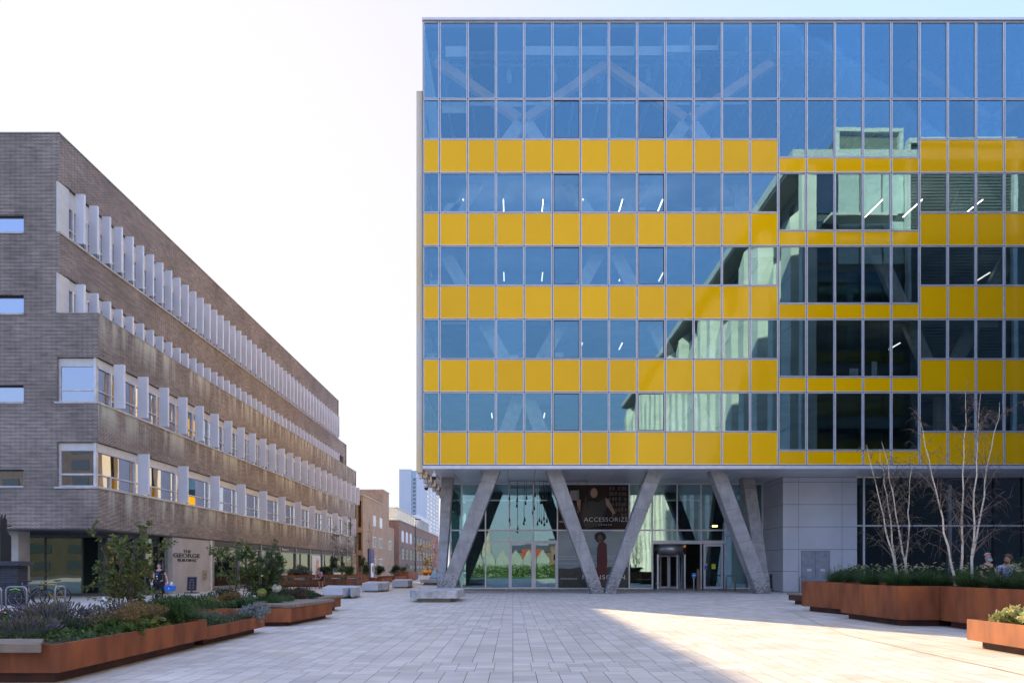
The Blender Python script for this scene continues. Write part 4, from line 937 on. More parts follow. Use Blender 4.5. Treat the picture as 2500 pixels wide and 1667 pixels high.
mb = MB(); rnd = random.Random(3); x = -75
tr = thing('terraced_houses', 'row of low brick houses far behind the camera, mirrored along the foot of the glass', 'house row', (-10,-95,0), absolute=True)
while x < 20:
    w_ = rnd.uniform(7,12); h_ = rnd.uniform(5.5,8.0); mb = MB(); mb.hexa([(x,-95,0),(x+w_,-95,0),(x+w_,-104,0),(x,-104,0)],[(x,-95,h_),(x+w_,-95,h_),(x+w_,-104,h_),(x,-104,h_)]); o = mb.build('house_wall', BR_R, tr)
    mb = MB(); mb.add([(x-.2,-94.7,h_),(x+w_+.2,-94.7,h_),(x+w_+.2,-99.5,h_+2.2),(x-.2,-99.5,h_+2.2),(x-.2,-104.3,h_),(x+w_+.2,-104.3,h_)],[(0,1,2,3),(3,2,5,4),(0,3,4),(1,5,2)]); mb.build('roof', pm('slate_roof',(0.09,0.09,0.10),.6), tr)
    for k in range(int(w_/2.4)):
        for z in (1.0, 3.8): g = MB(); g.box(x+.8+k*2.4, x+2.0+k*2.4, -95.0, -94.95, z, z+1.4); g.build('window', GLASD, tr)
    x += w_+ (9 if abs(x+22) < 6 else .05)

da = thing('apartment_slab', 'dark apartment slab behind the camera, mirrored in the lower corner windows of the brick building', 'apartment building', (-90,-62,0), absolute=True)
mb = MB(); mb.box(-150,-42,-78,-62,0,25.5); mb.build('wall', brick_mat('charcoal_brick',(0.02,0.02,0.024),(0.04,0.038,0.04),(0.08,0.08,0.08)), da)
for r in range(8):
    for c in range(16):
        g = MB(); g.box(-148+c*6.6, -144.6+c*6.6, -62.0, -61.93, 1.2+r*3.1, 2.9+r*3.1); g.build('window', GLASD if (r*7+c*3)%11 else CONCD, da)
mb = MB(); mb.box(-150.2,-41.8,-78.2,-61.8,25.501,25.9); mb.build('coping', CONCD, da)
# ================================================================= PLANTERS
random.seed(11)
def inset(poly, d):
    cx_ = sum(p[0] for p in poly)/len(poly); cy_ = sum(p[1] for p in poly)/len(poly); out = []
    n = len(poly)
    a2 = sum(poly[i][0]*poly[(i+1)%n][1]-poly[(i+1)%n][0]*poly[i][1] for i in range(n)); sg = 1 if a2 > 0 else -1
    for i in range(n):
        p0, p1, p2 = Vector(poly[i-1]), Vector(poly[i]), Vector(poly[(i+1)%n])
        e1 = (p1-p0).normalized(); e2 = (p2-p1).normalized(); n1 = Vector((-e1.y,e1.x))*sg; n2 = Vector((-e2.y,e2.x))*sg
        b = (n1+n2); b = b/max(.3, b.dot(n1)) if b.length > .01 else n1; q = p1+b*d; out.append((q.x,q.y))
    return out
def planter(label, poly, z0, z1, mt=None, group='rusty steel planters round the square', lip=.03):
    t = thing('steel_planter', label, 'planter', (poly[0][0], poly[0][1], 0), group=group, absolute=True)
    mt = mt or CORT
    inn = inset(poly, .045); n = len(poly); o_ = 0
    mb = MB(); vs = [(x,y,z0) for x,y in poly]+[(x,y,z1) for x,y in poly]+[(x,y,z1) for x,y in inn]+[(x,y,z1-.22) for x,y in inn]
    fs = []
    a2 = sum(poly[i][0]*poly[(i+1)%n][1]-poly[(i+1)%n][0]*poly[i][1] for i in range(n))
    for i in range(n):
        j = (i+1)%n
        for r in range(3):
            f = (r*n+i, r*n+j, (r+1)*n+j, (r+1)*n+i); fs.append(f if a2 > 0 else f[::-1])
    fs.append(tuple(range(n-1,-1,-1)) if a2 > 0 else tuple(range(n)))
    mb.add(vs, fs); mb.build('steel_wall', mt, t)
    mb = MB(); mb.prism(inset(poly, .05), z1-.20, z1-.06); mb.build('soil', SOIL, t)
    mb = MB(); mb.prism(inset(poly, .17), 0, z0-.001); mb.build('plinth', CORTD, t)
    # pins under the rim
    for i in range(n):
        a, b = Vector(poly[i]), Vector(poly[(i+1)%n]); L_ = (b-a).length
        m_ = MB()
        for k in range(int(L_/1.3)):
            q = a+(b-a)*((k+.5)*1.3/L_); c = inset(poly,.10); m_.tube([(q.x,q.y,z0-.001),(q.x,q.y,z0-.05)], .012, 5)
    # welded seams
    for i in range(n):
        a, b = Vector((*poly[i],0)), Vector((*poly[(i+1)%n],0)); L_ = (b-a).length; d_ = (b-a).normalized()
        k = 1
        while k*1.5 < L_-.3:
            m_ = MB(); q = a+d_*k*1.5; w = Vector((d_.y,-d_.x,0))*.004
            m_.hexa([(*(q-w-d_*.006).xy,z0+.01),(*(q+w-d_*.006).xy,z0+.01),(*(q+w+d_*.006).xy,z0+.01),(*(q-w+d_*.006).xy,z0+.01)],[(*(q-w-d_*.006).xy,z1-.01),(*(q+w-d_*.006).xy,z1-.01),(*(q+w+d_*.006).xy,z1-.01),(*(q-w+d_*.006).xy,z1-.01)]); k += 1; m_.build('weld_seam', CORT, t)
    return t
def timber_top(t, poly, z0, z1, slat_dir='y'):
    mb = MB(); mb.prism(poly, z0, z1); mb.build('timber_seat', TIMB, t, bevel=.012)
p1 = planter('long low rusty planter in the left foreground, its timber seat at the photo edge', [(-5.85,8.8),(-5.85,13.05),(-9.8,13.6),(-14,13.4),(-14,8.8)], .15, .52)
timber_top(p1, [(-14,8.62),(-5.96,8.62),(-6.35,9.25),(-14,9.25)], .43, .545)
p1b = planter('lower rusty planter continuing behind the left foreground planter', [(-5.85,13.06),(-5.80,15.95),(-8.6,15.6),(-9.7,13.65)], .13, .375)
p2 = planter('rusty planter with wrap-round timber bench left of the centre', [(-6.5,17.45),(-5.72,17.6),(-5.45,20.6),(-6.6,21.6),(-10.4,21.8),(-10.2,17.45)], .11, .47)
timber_top(p2, [(-7.3,18.2),(-5.68,17.55),(-5.40,20.7),(-6.9,21.0)], .475, .56)
p3 = planter('rusty planter behind the centre-left bench, only its timber corner showing', [(-8.9,22.2),(-6.35,22.2),(-6.2,24.6),(-9.0,25.2)], .12, .44)
timber_top(p3, [(-8.0,22.1),(-6.28,22.1),(-6.12,24.7),(-8.0,24.9)], .445, .53)
r1 = planter('tall rusty planter at the left end of the right-hand row', [(10.12,23.9),(10.55,21.75),(13.8,21.6),(13.8,24.0)], .18, 1.04)
r2 = planter('tall rusty planter in the middle of the right-hand row under a birch', [(9.82,20.45),(9.93,17.55),(11.05,17.5),(13.6,18.2),(13.6,21.4)], .17, 1.04)
r3 = planter('largest tall rusty planter at the right edge below the two seated men', [(10.93,17.45),(10.88,9.5),(15.5,9.5),(15.5,17.8)], .17, 1.04)
r4 = planter('low sunlit rusty planter in the right foreground with variegated leaves', [(8.58,12.9),(8.62,6.0),(10.7,6.0),(10.7,12.8)], .15, .54)
ra = planter('low dark planter with a timber top left of the right-hand row', [(11.55,28.6),(12.0,26.4),(14,26.4),(14,28.8)], .16, .38, CORTD)
timber_top(ra, [(11.5,28.7),(11.95,26.3),(12.9,26.3),(12.9,28.8)], .385, .46)
m1 = planter('rusty planter behind the terrace tables by the shopfront', [(-19.0,54.4),(-13.15,54.4),(-13.1,62.0),(-15.2,63),(-19.0,60)], .12, .92)
m2 = planter('small low rusty planter beside the street, right of the terrace planter', [(-14.2,67.5),(-12.9,67.2),(-12.6,71.0),(-15.5,71)], .1, .5)
m3 = planter('low rusty planter in the middle of the street row', [(-14.5,73),(-12.6,73),(-12.2,78),(-14.6,78)], .1, .62)
m4 = planter('tall rusty planter furthest down the street', [(-13.6,82),(-12.5,82),(-12.2,88),(-15.4,88)], .1, 1.05)
# concrete benches
def bench(label, poly, z0, z1, base, mt=CONCL):
    t = thing('concrete_bench', label, 'bench', (poly[0][0], poly[0][1], 0), group='pale concrete benches on the square', absolute=True)
    mb = MB(); mb.prism(poly, z0, z1); mb.build('slab', mt, t, bevel=.03)
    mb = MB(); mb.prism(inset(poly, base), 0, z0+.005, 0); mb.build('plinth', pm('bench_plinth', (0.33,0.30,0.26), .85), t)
    return t
BCH = pm('worn_white_concrete', (0.34,0.335,0.33), .85, 0, base2=(0.58,0.57,0.56), scale=3.2, detail=9, bump=.3)
bg_ = bench('large square concrete bench on a recessed plinth in front of the left column', [(-4.60,30.5),(-4.17,29.7),(-2.44,29.7),(-2.30,32.4),(-2.9,34.2),(-4.55,34.2)], .165, .52, .32, BCH)
mb = MB(); mb.box(-3.7,-2.95,32.5,32.9,.521,.526); mb.build('top_slot', BLACK, bg_)
BCL = pm('pale_blue_concrete', (0.50,0.51,0.54), .8, 0, .08, 1.5, bump=.1)
bench('pale concrete bench with a notched front, nearest the terrace', [(wx(790,33.6),33.4),(wx(838,33.3),33.1),(wx(850,33.6),33.9),(wx(858,33),33.0),(wx(876,34.5),34.6),(wx(880,37),37),(wx(800,38),38)], .10, .55, .16, BCL)
bench('middle pale concrete bench of the three in a line', [(wx(887,43),42.6),(wx(925,42.5),42.2),(wx(932,43),43),(wx(951,44),43.6),(wx(951,48),48),(wx(900,49),49)], .10, .56, .16, BCL)
bench('furthest and smallest of the three pale concrete benches in a line', [(wx(957,51),51),(wx(998,51),50.6),(wx(1007,52),52),(wx(1006,57),57),(wx(965,57),57)], .10, .58, .16, BCL)
bench('concrete plinth bench carrying the pink and blue sculpture', [(wx(1026,60),60),(wx(1067,60),59.6),(wx(1090,60),60),(wx(1090,64),64),(wx(1034,64),64)], .2, .5, .3)
# ================================================================= PLANTS
def tuft(n, h, spread, w, droop=.5, seed=0, r0=.08):
    rnd = random.Random(seed); mb = MB()
    for _ in range(n):
        a = rnd.uniform(0, 6.283); r = r0*math.sqrt(rnd.random()); L_ = h*rnd.uniform(.6,1.15); lean = rnd.uniform(.05,1)*spread
        p0 = Vector((r*math.cos(a), r*math.sin(a), 0)); dr = Vector((math.cos(a), math.sin(a), 0)); s = Vector((-math.sin(a), math.cos(a), 0)); tw = rnd.uniform(-.5,.5)
        s = (s+dr*tw).normalized(); pts = []
        for k in range(5):
            t = k/4; out = lean*t*t*L_; z = L_*t*(1-droop*lean*t*t*.9); pts.append(p0+dr*out+Vector((0,0,z)))
        vs = []
        for k in range(4):
            ww = w*(1-.2*k)*.5; vs += [pts[k]-s*ww, pts[k]+s*ww]
        vs.append(pts[4]); mb.add(vs, [(0,1,3,2),(2,3,5,4),(4,5,7,6),(6,7,8)])
    return mb
def stems(mb, n, h, spread, r=.006, seed=0, branch=3):
    rnd = random.Random(seed+9); tips = []
    for _ in range(n):
        a = rnd.uniform(0,6.283); l = spread*math.sqrt(rnd.random()); H = h*rnd.uniform(.7,1.05)
        p = Vector((0.15*l*math.cos(a),0.15*l*math.sin(a),0)); q = Vector((l*math.cos(a),l*math.sin(a),H)); m_ = p.lerp(q,.5)+Vector((rnd.uniform(-.1,.1)*h,rnd.uniform(-.1,.1)*h,.08*h))
        mb.tube([p,m_,q],[r*1.6,r*1.1,r*.5],5,False); tips.append((p,m_,q))
        for _ in range(branch):
            t = rnd.uniform(.25,.9); b = (p.lerp(m_,t*2) if t<.5 else m_.lerp(q,t*2-1)); e = b+Vector((rnd.gauss(0,1),rnd.gauss(0,1),rnd.uniform(.2,1.4))).normalized()*h*rnd.uniform(.15,.35)
            mb.tube([b,e],[r*.7,r*.3],4,False); tips.append((b,b.lerp(e,.5),e))
    return tips
def plant(name, label, cat, x, y, z, foliage, fmat, stem=None, smat=None, extra=None, rz=0, sc=1, group=None):
    t = thing(name, label, cat, (x,y,z), rz, group)
    foliage.build('foliage', fmat, t)
    if stem: stem.build('stems', smat, t)
    if extra:
        for nm, mb, m_ in extra: mb.build(nm, m_, t)
    if sc != 1: t.scale = (sc,)*3
    return t
G_DK = pm('leaf_dark_green', (0.038,0.078,0.024), .55, 0, .3, 6, island=.5, trans=.3)
G_MD = pm('leaf_mid_green', (0.07,0.13,0.035), .55, 0, .3, 6, island=.5, trans=.3)
G_YL = pm('leaf_yellow_green', (0.17,0.20,0.04), .55, 0, .3, 6, island=.4, trans=.3)
G_GY = pm('leaf_grey_green', (0.13,0.165,0.12), .65, 0, .2, 6, island=.4, trans=.25)
G_SV = pm('leaf_silver', (0.24,0.28,0.29), .6, 0, .2, 6, island=.3, trans=.2)
G_BR = pm('leaf_bronze', (0.24,0.16,0.06), .7, 0, .3, 6, island=.45, trans=.25)
G_RU = pm('seedhead_brown', (0.11,0.075,0.055), .8, 0, .3, 6, island=.4, trans=.2)
G_GR = pm('grass_blade_green', (0.06,0.125,0.035), .5, 0, .3, 3, island=.5, trans=.3)
G_FG = pm('fountain_grass_green', (0.045,0.10,0.032), .5, 0, .3, 3, island=.5, trans=.3)
VARG = pm('variegated_leaf', (0.22,0.26,0.06), .5, 0, base2=(0.62,0.58,0.28), scale=9, island=.3, trans=.3)
PURP = pm('lavender_purple', (0.10,0.08,0.24), .7, 0, .3, 6, island=.5)
LAVG = pm('lavender_seed', (0.115,0.105,0.09), .8, 0, .3, 6, island=.4)
BARK = pm('twig_bark', (0.11,0.085,0.065), .8, 0, .3, 8)
FLW  = pm('petal_white', (0.75,0.76,0.66), .6, 0, .1, 8, island=.1, trans=.3)
FLR  = pm('petal_red', (0.35,0.01,0.03), .5); FLO = pm('petal_orange', (0.75,0.14,0.02), .5)
def rl(rnd): 
    v = Vector((rnd.gauss(0,1),rnd.gauss(0,1),rnd.gauss(0,1))); return v.normalized()
def bush_mb(n, rx, ry, rz_, ls, seed, w=.6, zc=None, clump=7, hollow=.0, zmin=0.0):
    """leaf clumps spread unevenly through a rounded volume"""
    rnd = random.Random(seed); mb = MB(); zc = zc if zc is not None else rz_
    cl = []
    for _ in range(clump):
        v = rl(rnd)*rnd.uniform(.25,.85); cl.append((Vector((v.x*rx,v.y*ry,v.z*rz_)), rnd.uniform(.25,.55)))
    for _ in range(n):
        c, r = rnd.choice(cl); v = rl(rnd)*(rnd.random()**.45)*r; p = c+Vector((v.x*rx,v.y*ry,v.z*rz_)); p.z += zc
        if p.z < zmin: continue
        d = (rl(rnd)+Vector((p.x/rx,p.y/ry,.5))*.6).normalized(); l = ls*rnd.uniform(.6,1.35)
        s = d.cross(rl(rnd)); s = s.normalized() if s.length > .01 else Vector((1,0,0)); s = s*l*w*.5; nn = d.cross(s).normalized()*l*.15
        mb.add([p,p+d*l*.5+s+nn,p+d*l,p+d*l*.5-s+nn],[(0,1,2),(0,2,3)])
    return mb
def lavender(label, x, y, z, seed, n=260, h=.62, sp=.55, purple=.12, group='lavender in the left planter'):
    rnd = random.Random(seed); fo = tuft(n*2, h*.55, 1.2, .010, .45, seed, .28)
    st, sd, pu = MB(), MB(), MB()
    for _ in range(n):
        a = rnd.uniform(0,6.283); l = sp*math.sqrt(rnd.random()); H = .78*h*rnd.uniform(.7,1.15)*(1-.3*l/sp); p = Vector((.4*l*math.cos(a),.4*l*math.sin(a),.05)); q = Vector((l*math.cos(a),l*math.sin(a),H))
        st.tube([p,q],[.0025,.0015],3,False); m_ = pu if rnd.random() < purple else sd; d = (q-p).normalized()
        m_.tube([q-d*.01,q+d*.025,q+d*.06],[.007,.010,.003],4,False)
    return plant('lavender_bush', label, 'lavender', x, y, z, fo, G_GY, st, G_GY, [('seed_heads', sd, LAVG)]+([('purple_flowers', pu, PURP)] if pu.v else []), group=group)
S1 = .42
lavender('grey lavender clump at the left photo edge of the foreground planter', -9.2, 11.0, S1, 1, 220, .60, .55, .03)
lavender('lavender clump left of the roses, beside the one at the edge', -8.5, 12.2, S1, 2, 220, .55, .5, .05)
lavender('biggest lavender bush with violet flowers in the middle of the foreground planter', -7.45, 11.1, S1, 3, 420, .64, .75, .13)
lavender('lavender bush between the violet one and the bronze lady-mantle', -6.85, 11.9, S1, 4, 300, .55, .6, .06)
lavender('lavender bush low at the front rim beside the timber seat', -7.1, 9.95, S1, 5, 260, .42, .5, .06)
plant('rose_bush', 'low rose bush with small dark red blooms between the lavenders', 'rose bush', -8.0, 10.5, S1, bush_mb(900,.55,.5,.25,.055,21,.7), G_MD, None, None, [('red_blooms', (lambda m:[m.ball(( -.25+.13*i+random.uniform(-.05,.05), random.uniform(-.4,-.1), .35+random.uniform(-.1,.12)),(.028,.028,.022),7,5) for i in range(5)] and m)(MB()), FLR)])
plant('leafy_ground_plant', 'dark green ferny plant on the rim right of the timber seat', 'plant', -8.3, 9.7, S1, bush_mb(1100,.5,.35,.2,.04,22,.4), G_DK)
plant('leafy_ground_plant', 'yellow-green plant behind the rose bush', 'plant', -8.9, 12.9, S1, bush_mb(900,.55,.4,.25,.06,23,.7), G_YL)
plant('leafy_ground_plant', 'dark green filler plant at the far left of the foreground planter', 'plant', -9.6, 9.9, S1, bush_mb(1200,.7,.5,.22,.05,24,.5), G_DK)
plant('leafy_ground_plant', 'grey-green filler plant behind the left lavender clumps', 'plant', -10.2, 12.4, S1, bush_mb(1400,.9,.7,.3,.05,25,.5), G_GY)
plant('alchemilla_plant', 'bronze frothy lady-mantle with broad leaves over the planter rim', 'plant', -6.35, 10.9, S1, bush_mb(420,.42,.45,.18,.12,31,.95,zc=.12), G_MD, None, None, [('bronze_froth', bush_mb(2600,.42,.5,.24,.022,32,.8,zc=.34,clump=9), G_BR)], group='bronze lady-mantle plants')
plant('alchemilla_plant', 'second bronze lady-mantle nearer the green grass tuft', 'plant', -6.3, 11.8, S1, bush_mb(360,.4,.4,.16,.11,33,.95,zc=.12), G_YL, None, None, [('bronze_froth', bush_mb(2200,.42,.42,.22,.022,34,.8,zc=.34,clump=9), G_BR)], group='bronze lady-mantle plants')
def grass(label, x, y, z, seed, n=330, h=.5, sp=1.1, w=.014, mt=None, group='arching green grass tufts', extra=None, r0=.12):
    return plant('grass_tuft', label, 'ornamental grass', x, y, z, tuft(n,h,sp,w,.55,seed,r0), mt or G_GR, None, None, extra, group=group)
grass('arching grass tuft behind the second lady-mantle at the planter rim', -6.15, 12.6, S1, 41, 520, .52, 1.3)
grass('arching grass tuft behind the foreground rim, left of the first tree', -7.0, 13.0, S1, 42, 420, .5, 1.2)
grass('arching grass tuft spilling over the lower planter', -6.3, 13.5, .3, 43, 480, .5, 1.3)
grass('arching grass tuft at the back of the lower planter', -7.6, 14.2, .3, 44, 420, .55, 1.2)
plant('santolina_bush', 'soft grey-green bush in the lower left planter', 'plant', -6.35, 14.4, .3, bush_mb(2200,.38,.4,.22,.028,51,.5,zc=.16), G_GY)
plant('santolina_bush', 'brownish seedy bush at the rim of the lower left planter', 'plant', -6.12, 14.8, .3, bush_mb(1500,.25,.3,.16,.02,52,.6,zc=.12), G_RU)
plant('santolina_bush', 'small mossy bush before the silver sage', 'plant', -6.15, 15.3, .3, bush_mb(1500,.28,.3,.17,.022,53,.6,zc=.12), G_GY)
plant('silver_sage', 'silver-leaved sage drooping over the corner of the lower left planter', 'plant', -6.0, 15.7, .3, bush_mb(1300,.42,.36,.18,.085,54,.3,zc=.2), G_SV)
plant('leafy_ground_plant', 'dark green plant behind the silver sage', 'plant', -7.2, 15.1, .3, bush_mb(1500,.6,.5,.28,.05,55,.5), G_DK)
lavender('dark lavender spikes between the two left planters', -8.2, 15.3, .3, 56, 220, .5, .5, .0)
# foreground sapling
def sapling(name, label, cat, x, y, z, h, crown, seed, nstem=3, nleaf=900, ls=.06, mt=None, spread=.5, low=.15, w=.62, smat=None):
    rnd = random.Random(seed); st = MB(); lf = MB(); tw = []
    for s in range(nstem):
        a = rnd.uniform(0,6.283); p = Vector((.05*math.cos(a),.05*math.sin(a),0)); pts = [p]
        for k in range(1,8):
            pts.append(pts[-1]+Vector((math.cos(a)*spread*h/8*rnd.uniform(.1,.9)+rnd.gauss(0,.02)*h, math.sin(a)*spread*h/8*rnd.uniform(.1,.9)+rnd.gauss(0,.02)*h, h/7.5)))
        st.tube(pts, [.022*h/2*(1-.11*k) for k in range(8)], 6, False)
        for _ in range(13):
            k = rnd.randint(1,6); b = pts[k].lerp(pts[k+1], rnd.random()); 
            if b.z < h*low: continue
            d = Vector((rnd.gauss(0,1),rnd.gauss(0,1),rnd.uniform(.1,1.2))).normalized(); L_ = crown*rnd.uniform(.3,1.0); e = b+d*L_; m_ = b.lerp(e,.5)+Vector((0,0,.05*L_))
            st.tube([b,m_,e],[.008*h/2,.005*h/2,.002],4,False); tw.append((b,m_,e))
            for _ in range(2):
                b2 = m_.lerp(e,rnd.random()); e2 = b2+(d+rl(rnd)*.9).normalized()*L_*.45; st.tube([b2,e2],[.003,.0015],3,False); tw.append((b2,b2.lerp(e2,.5),e2))
    for _ in range(nleaf):
        b,m_,e = rnd.choice(tw); t = rnd.uniform(.2,1.05); p = b.lerp(e,t)+rl(rnd)*.03; d = (rl(rnd)+(e-b).normalized()*.7+Vector((0,0,-.25))).normalized(); l = ls*rnd.uniform(.6,1.3)
        s = d.cross(rl(rnd)).normalized()*l*w*.5; nn = d.cross(s).normalized()*l*.12; lf.add([p,p+d*l*.45+s+nn,p+d*l,p+d*l*.45-s+nn],[(0,1,2),(0,2,3)])
    t = thing(name, label, cat, (x,y,z)); st.build('trunk', smat or BARK, t); lf.build('crown', mt or G_MD, t); return t
G_T1 = pm('sapling_leaf', (0.13,0.165,0.045), .5, 0, .3, 4, island=.45, trans=.4)
sapling('small_tree', 'young sparse tree with yellow-green leaves in front of the glazed corner', 'tree', -6.9, 12.1, S1, 1.62, .52, 61, 5, 2600, .066, G_T1, .36, .2, .7)
sapling('leafy_shrub', 'grey-leaved wispy shrub round the foot of the young tree', 'shrub', -7.2, 12.7, S1, .7, .3, 62, 7, 1300, .03, G_GY, .7, .1)
plant('leafy_shrub', 'mid-green bush right of the young tree foot', 'shrub', -6.6, 12.9, S1, bush_mb(1700,.45,.45,.28,.05,63,.6), G_MD)
mb = MB(); mb.tube([(-6.98,11.7,.4),(-6.98,11.7,.95)], .012, 6); t = mb.build('plant_sign', STEEL); tag(t, 'small tilted white plant label on a post under the young tree', 'sign'); m_ = MB(); m_.hexa([(-7.02,11.66,.98),(-6.94,11.66,.93),(-6.94,11.70,.96),(-7.02,11.70,1.01)],[(-7.02,11.66,.985),(-6.94,11.66,.935),(-6.94,11.70,.965),(-7.02,11.70,1.015)]); m_.build('plate', WHITE, t)
# second planter
S2 = .38
sapling('leafy_shrub', 'big dense dark green shrub in the centre-left planter', 'shrub', -7.35, 20.2, S2, 1.55, .66, 71, 8, 8000, .062, pm('shrub_leaf_dark',(0.06,0.10,0.032),.5,0,.3,4,island=.5,trans=.25), .5, .12, .5)
sapling('small_tree', 'light green arching sapling left of the big dark shrub', 'tree', -7.9, 19.6, S2, 1.70, .50, 72, 4, 1500, .085, G_T1, .5, .3, .6)
def mophead(label, x, y, z, r, mt): 
    f = bush_mb(500,.2,.2,.16,.07,int(x*100)%97,.7); h = MB(); rnd = random.Random(int(y*31))
    for _ in range(420):
        v = rl(rnd); p = Vector((v.x*r,v.y*r,.42+v.z*r*.85)); s1 = rl(rnd)*.016; s2 = v.cross(s1).normalized()*.016; h.add([p-s1,p+s2,p+s1,p-s2],[(0,1,2,3)])
    st = MB(); st.tube([(0,0,0),(0,0,.42)], .006, 5); return plant('hydrangea', label, 'hydrangea', x, y, z, f, G_MD, st, BARK, [('flower_head', h, mt)])
PALEG = pm('petal_lime', (0.42,0.48,0.14), .6, 0, .1, 8, island=.15, trans=.3)
mophead('white hydrangea head right of the big dark shrub', -6.85, 19.8, .50, .13, FLW)
mophead('lime green hydrangea head in front of the man with the cup', -7.2, 19.6, .38, .13, PALEG)
mophead('small low white hydrangea head at the bench side', -6.6, 19.9, .12, .08, FLW)
for i, (x,y,rx,h,mt,lb) in enumerate(((-8.9,18.2,.7,.34,G_DK,'dark green low plant at the left end of the centre-left planter'),(-8.1,18.0,.5,.26,G_YL,'yellow-green leafy plant at the front rim of the centre-left planter'),
    (-7.6,18.3,.45,.24,G_MD,'mid-green leafy plant in the middle of the centre-left planter'),(-7.9,18.9,.4,.4,G_BR,'orange-brown leafy plant left of the dark shrub'),(-6.7,20.7,.5,.4,G_RU,'brown seedy bush at the bench side'),
    (-6.6,21.3,.55,.35,G_DK,'low dark bush behind the timber bench'),(-8.7,20.5,.7,.5,G_DK,'tall dark filler bush at the back of the centre-left planter'),(-7.1,21.2,.5,.5,G_GY,'grey bush behind the hydrangeas'),(-6.55,19.5,.35,.28,G_MD,'green leafy plant against the timber bench'))):
    plant('leafy_ground_plant', lb, 'plant', x, y, S2, bush_mb(1500,rx,.45,h*.6,.05,80+i,.55), mt)
for i, (x,y,lb) in enumerate(((-8.6,17.9,'dark grass tuft at the left front of the centre-left planter'),(-7.0,18.0,'wide grass tuft on the front rim beside the timber corner'),(-6.5,18.6,'grass tuft with orange tips next to the timber seat'),(-9.3,18.4,'grass tuft furthest left in the centre-left planter'))):
    grass(lb, x, y, S2, 90+i, 420, .48, 1.3)
for i, (x,y,rx,h,mt,lb) in enumerate(((-8.2,23.2,.7,.55,G_DK,'dark hedge-like bush in the planter behind'),(-7.2,23.4,.55,.45,G_RU,'red-brown bush in the planter behind'),(-6.7,22.9,.4,.35,G_DK,'low dark bush at the corner of the planter behind'))):
    plant('leafy_ground_plant', lb, 'plant', x, y, .38, bush_mb(1800,rx,.5,h*.6,.045,110+i,.55), mt)
# right-hand fountain grasses
def fgrass(label, x, y, seed, n=1000, h=.75, sc=1.0):
    rnd = random.Random(seed); pl = MB(); 
    for _ in range(16):
        a = rnd.uniform(0,6.283); L_ = h*rnd.uniform(.85,1.1); l = rnd.uniform(.1,.5); q = Vector((l*math.cos(a),l*math.sin(a),L_*(1-.35*l))); d = Vector((math.cos(a)*.8,math.sin(a)*.8,.35)).normalized()
        pl.tube([q-d*.06,q-d*.03,q,q+d*.04],[.004,.013,.012,.003],5,False)
    return plant('fountain_grass', label, 'ornamental grass', x, y, .88, tuft(n,h,1.15,.010,.6,seed,.22), G_FG, None, None, [('seed_plumes', pl, pm('plume_cream',(0.36,0.36,0.22),.8,0,.1,5,trans=.3))], group='fountain grasses in the right-hand planters', sc=sc)
fg = [(10.7,22.6,'leftmost fountain grass, in the left-end tall planter'),(11.4,22.9,'fountain grass second from the left in the tall planters'),(12.3,22.3,'fountain grass at the right side of the left-end planter'),
      (10.25,19.6,'fountain grass at the back left corner of the middle planter'),(10.3,18.3,'fountain grass over the front corner of the middle planter'),(11.0,18.1,'fountain grass at the right corner of the middle planter'),(11.3,19.3,'fountain grass round the feet of the left birch'),(12.2,19.2,'fountain grass behind the left birch'),
      (11.35,16.9,'fountain grass at the left corner of the largest planter'),(11.35,15.9,'fountain grass second along the rim of the largest planter'),(11.35,14.9,'fountain grass third along the rim of the largest planter'),(11.6,13.9,'fountain grass nearest the photo edge on the largest planter'),(12.3,16.4,'fountain grass round the right birch'),(12.4,15.3,'fountain grass below the seated men'),(13.3,17.0,'fountain grass at the back of the largest planter')]
for i, (x,y,lb) in enumerate(fg): fgrass(lb, x, y, 130+i, 820 if i > 2 else 600)
plant('leafy_shrub', 'glossy dark rounded shrub behind the leftmost fountain grass', 'shrub', 12.2, 24.5, .9, bush_mb(2200,.75,.5,.34,.07,151,.7), G_DK)
dl = bush_mb(700,.3,.3,.28,.06,152,.5); fl = MB(); rnd = random.Random(5)
st = MB()
for i in range(9):
    x, y, z = rnd.uniform(-.3,.35), rnd.uniform(-.2,.2), rnd.uniform(.5,.95); st.tube([(x*.3,y*.3,.1),(x,y,z)], .004, 4, False)
    for k in range(9):
        a = k*.7; fl.add([(x,y,z),(x+.05*math.cos(a),y+.05*math.sin(a),z+.01),(x+.055*math.cos(a+.4),y+.055*math.sin(a+.4),z+.012)],[(0,1,2)])
plant('dahlia_plant', 'orange-red dahlias between the two birches', 'flowering plant', 11.75, 18.0, .9, dl, G_MD, st, G_MD, [('orange_flowers', fl, FLO)])
st = MB(); rnd = random.Random(8)
for i in range(6): st.tube([(0,0,0),(rnd.uniform(-.1,.1),rnd.uniform(-.1,.1),.4),(rnd.uniform(-.3,.3),rnd.uniform(-.2,.2),rnd.uniform(.6,.95))],[.006,.005,.003],4,False)
plant('tall_weed', 'tall thin leafy stems in front of the second seated man', 'plant', 12.25, 16.6, .95, bush_mb(240,.25,.2,.35,.06,153,.5,zc=.5), G_MD, st, G_MD)
for i, (x, y, rx, ry) in enumerate(((9.15,12.3,.50,.45),(9.2,11.4,.55,.6),(9.7,12.1,.6,.5),(9.9,10.8,.6,.7),(9.1,10.3,.5,.6))):
    plant('variegated_shrub', ['sunlit cream-edged shrub at the corner of the right foreground planter','sunlit cream-edged shrub drooping over the planter side at the photo edge','cream-edged shrub behind the corner one','cream-edged shrub at the back, cut by the photo edge','cream-edged shrub just outside the photo edge'][i], 'shrub', x, y, .44, bush_mb(1500,rx,ry,.26,.07,160+i,.65,zc=.16,clump=10,zmin=-.2), VARG)
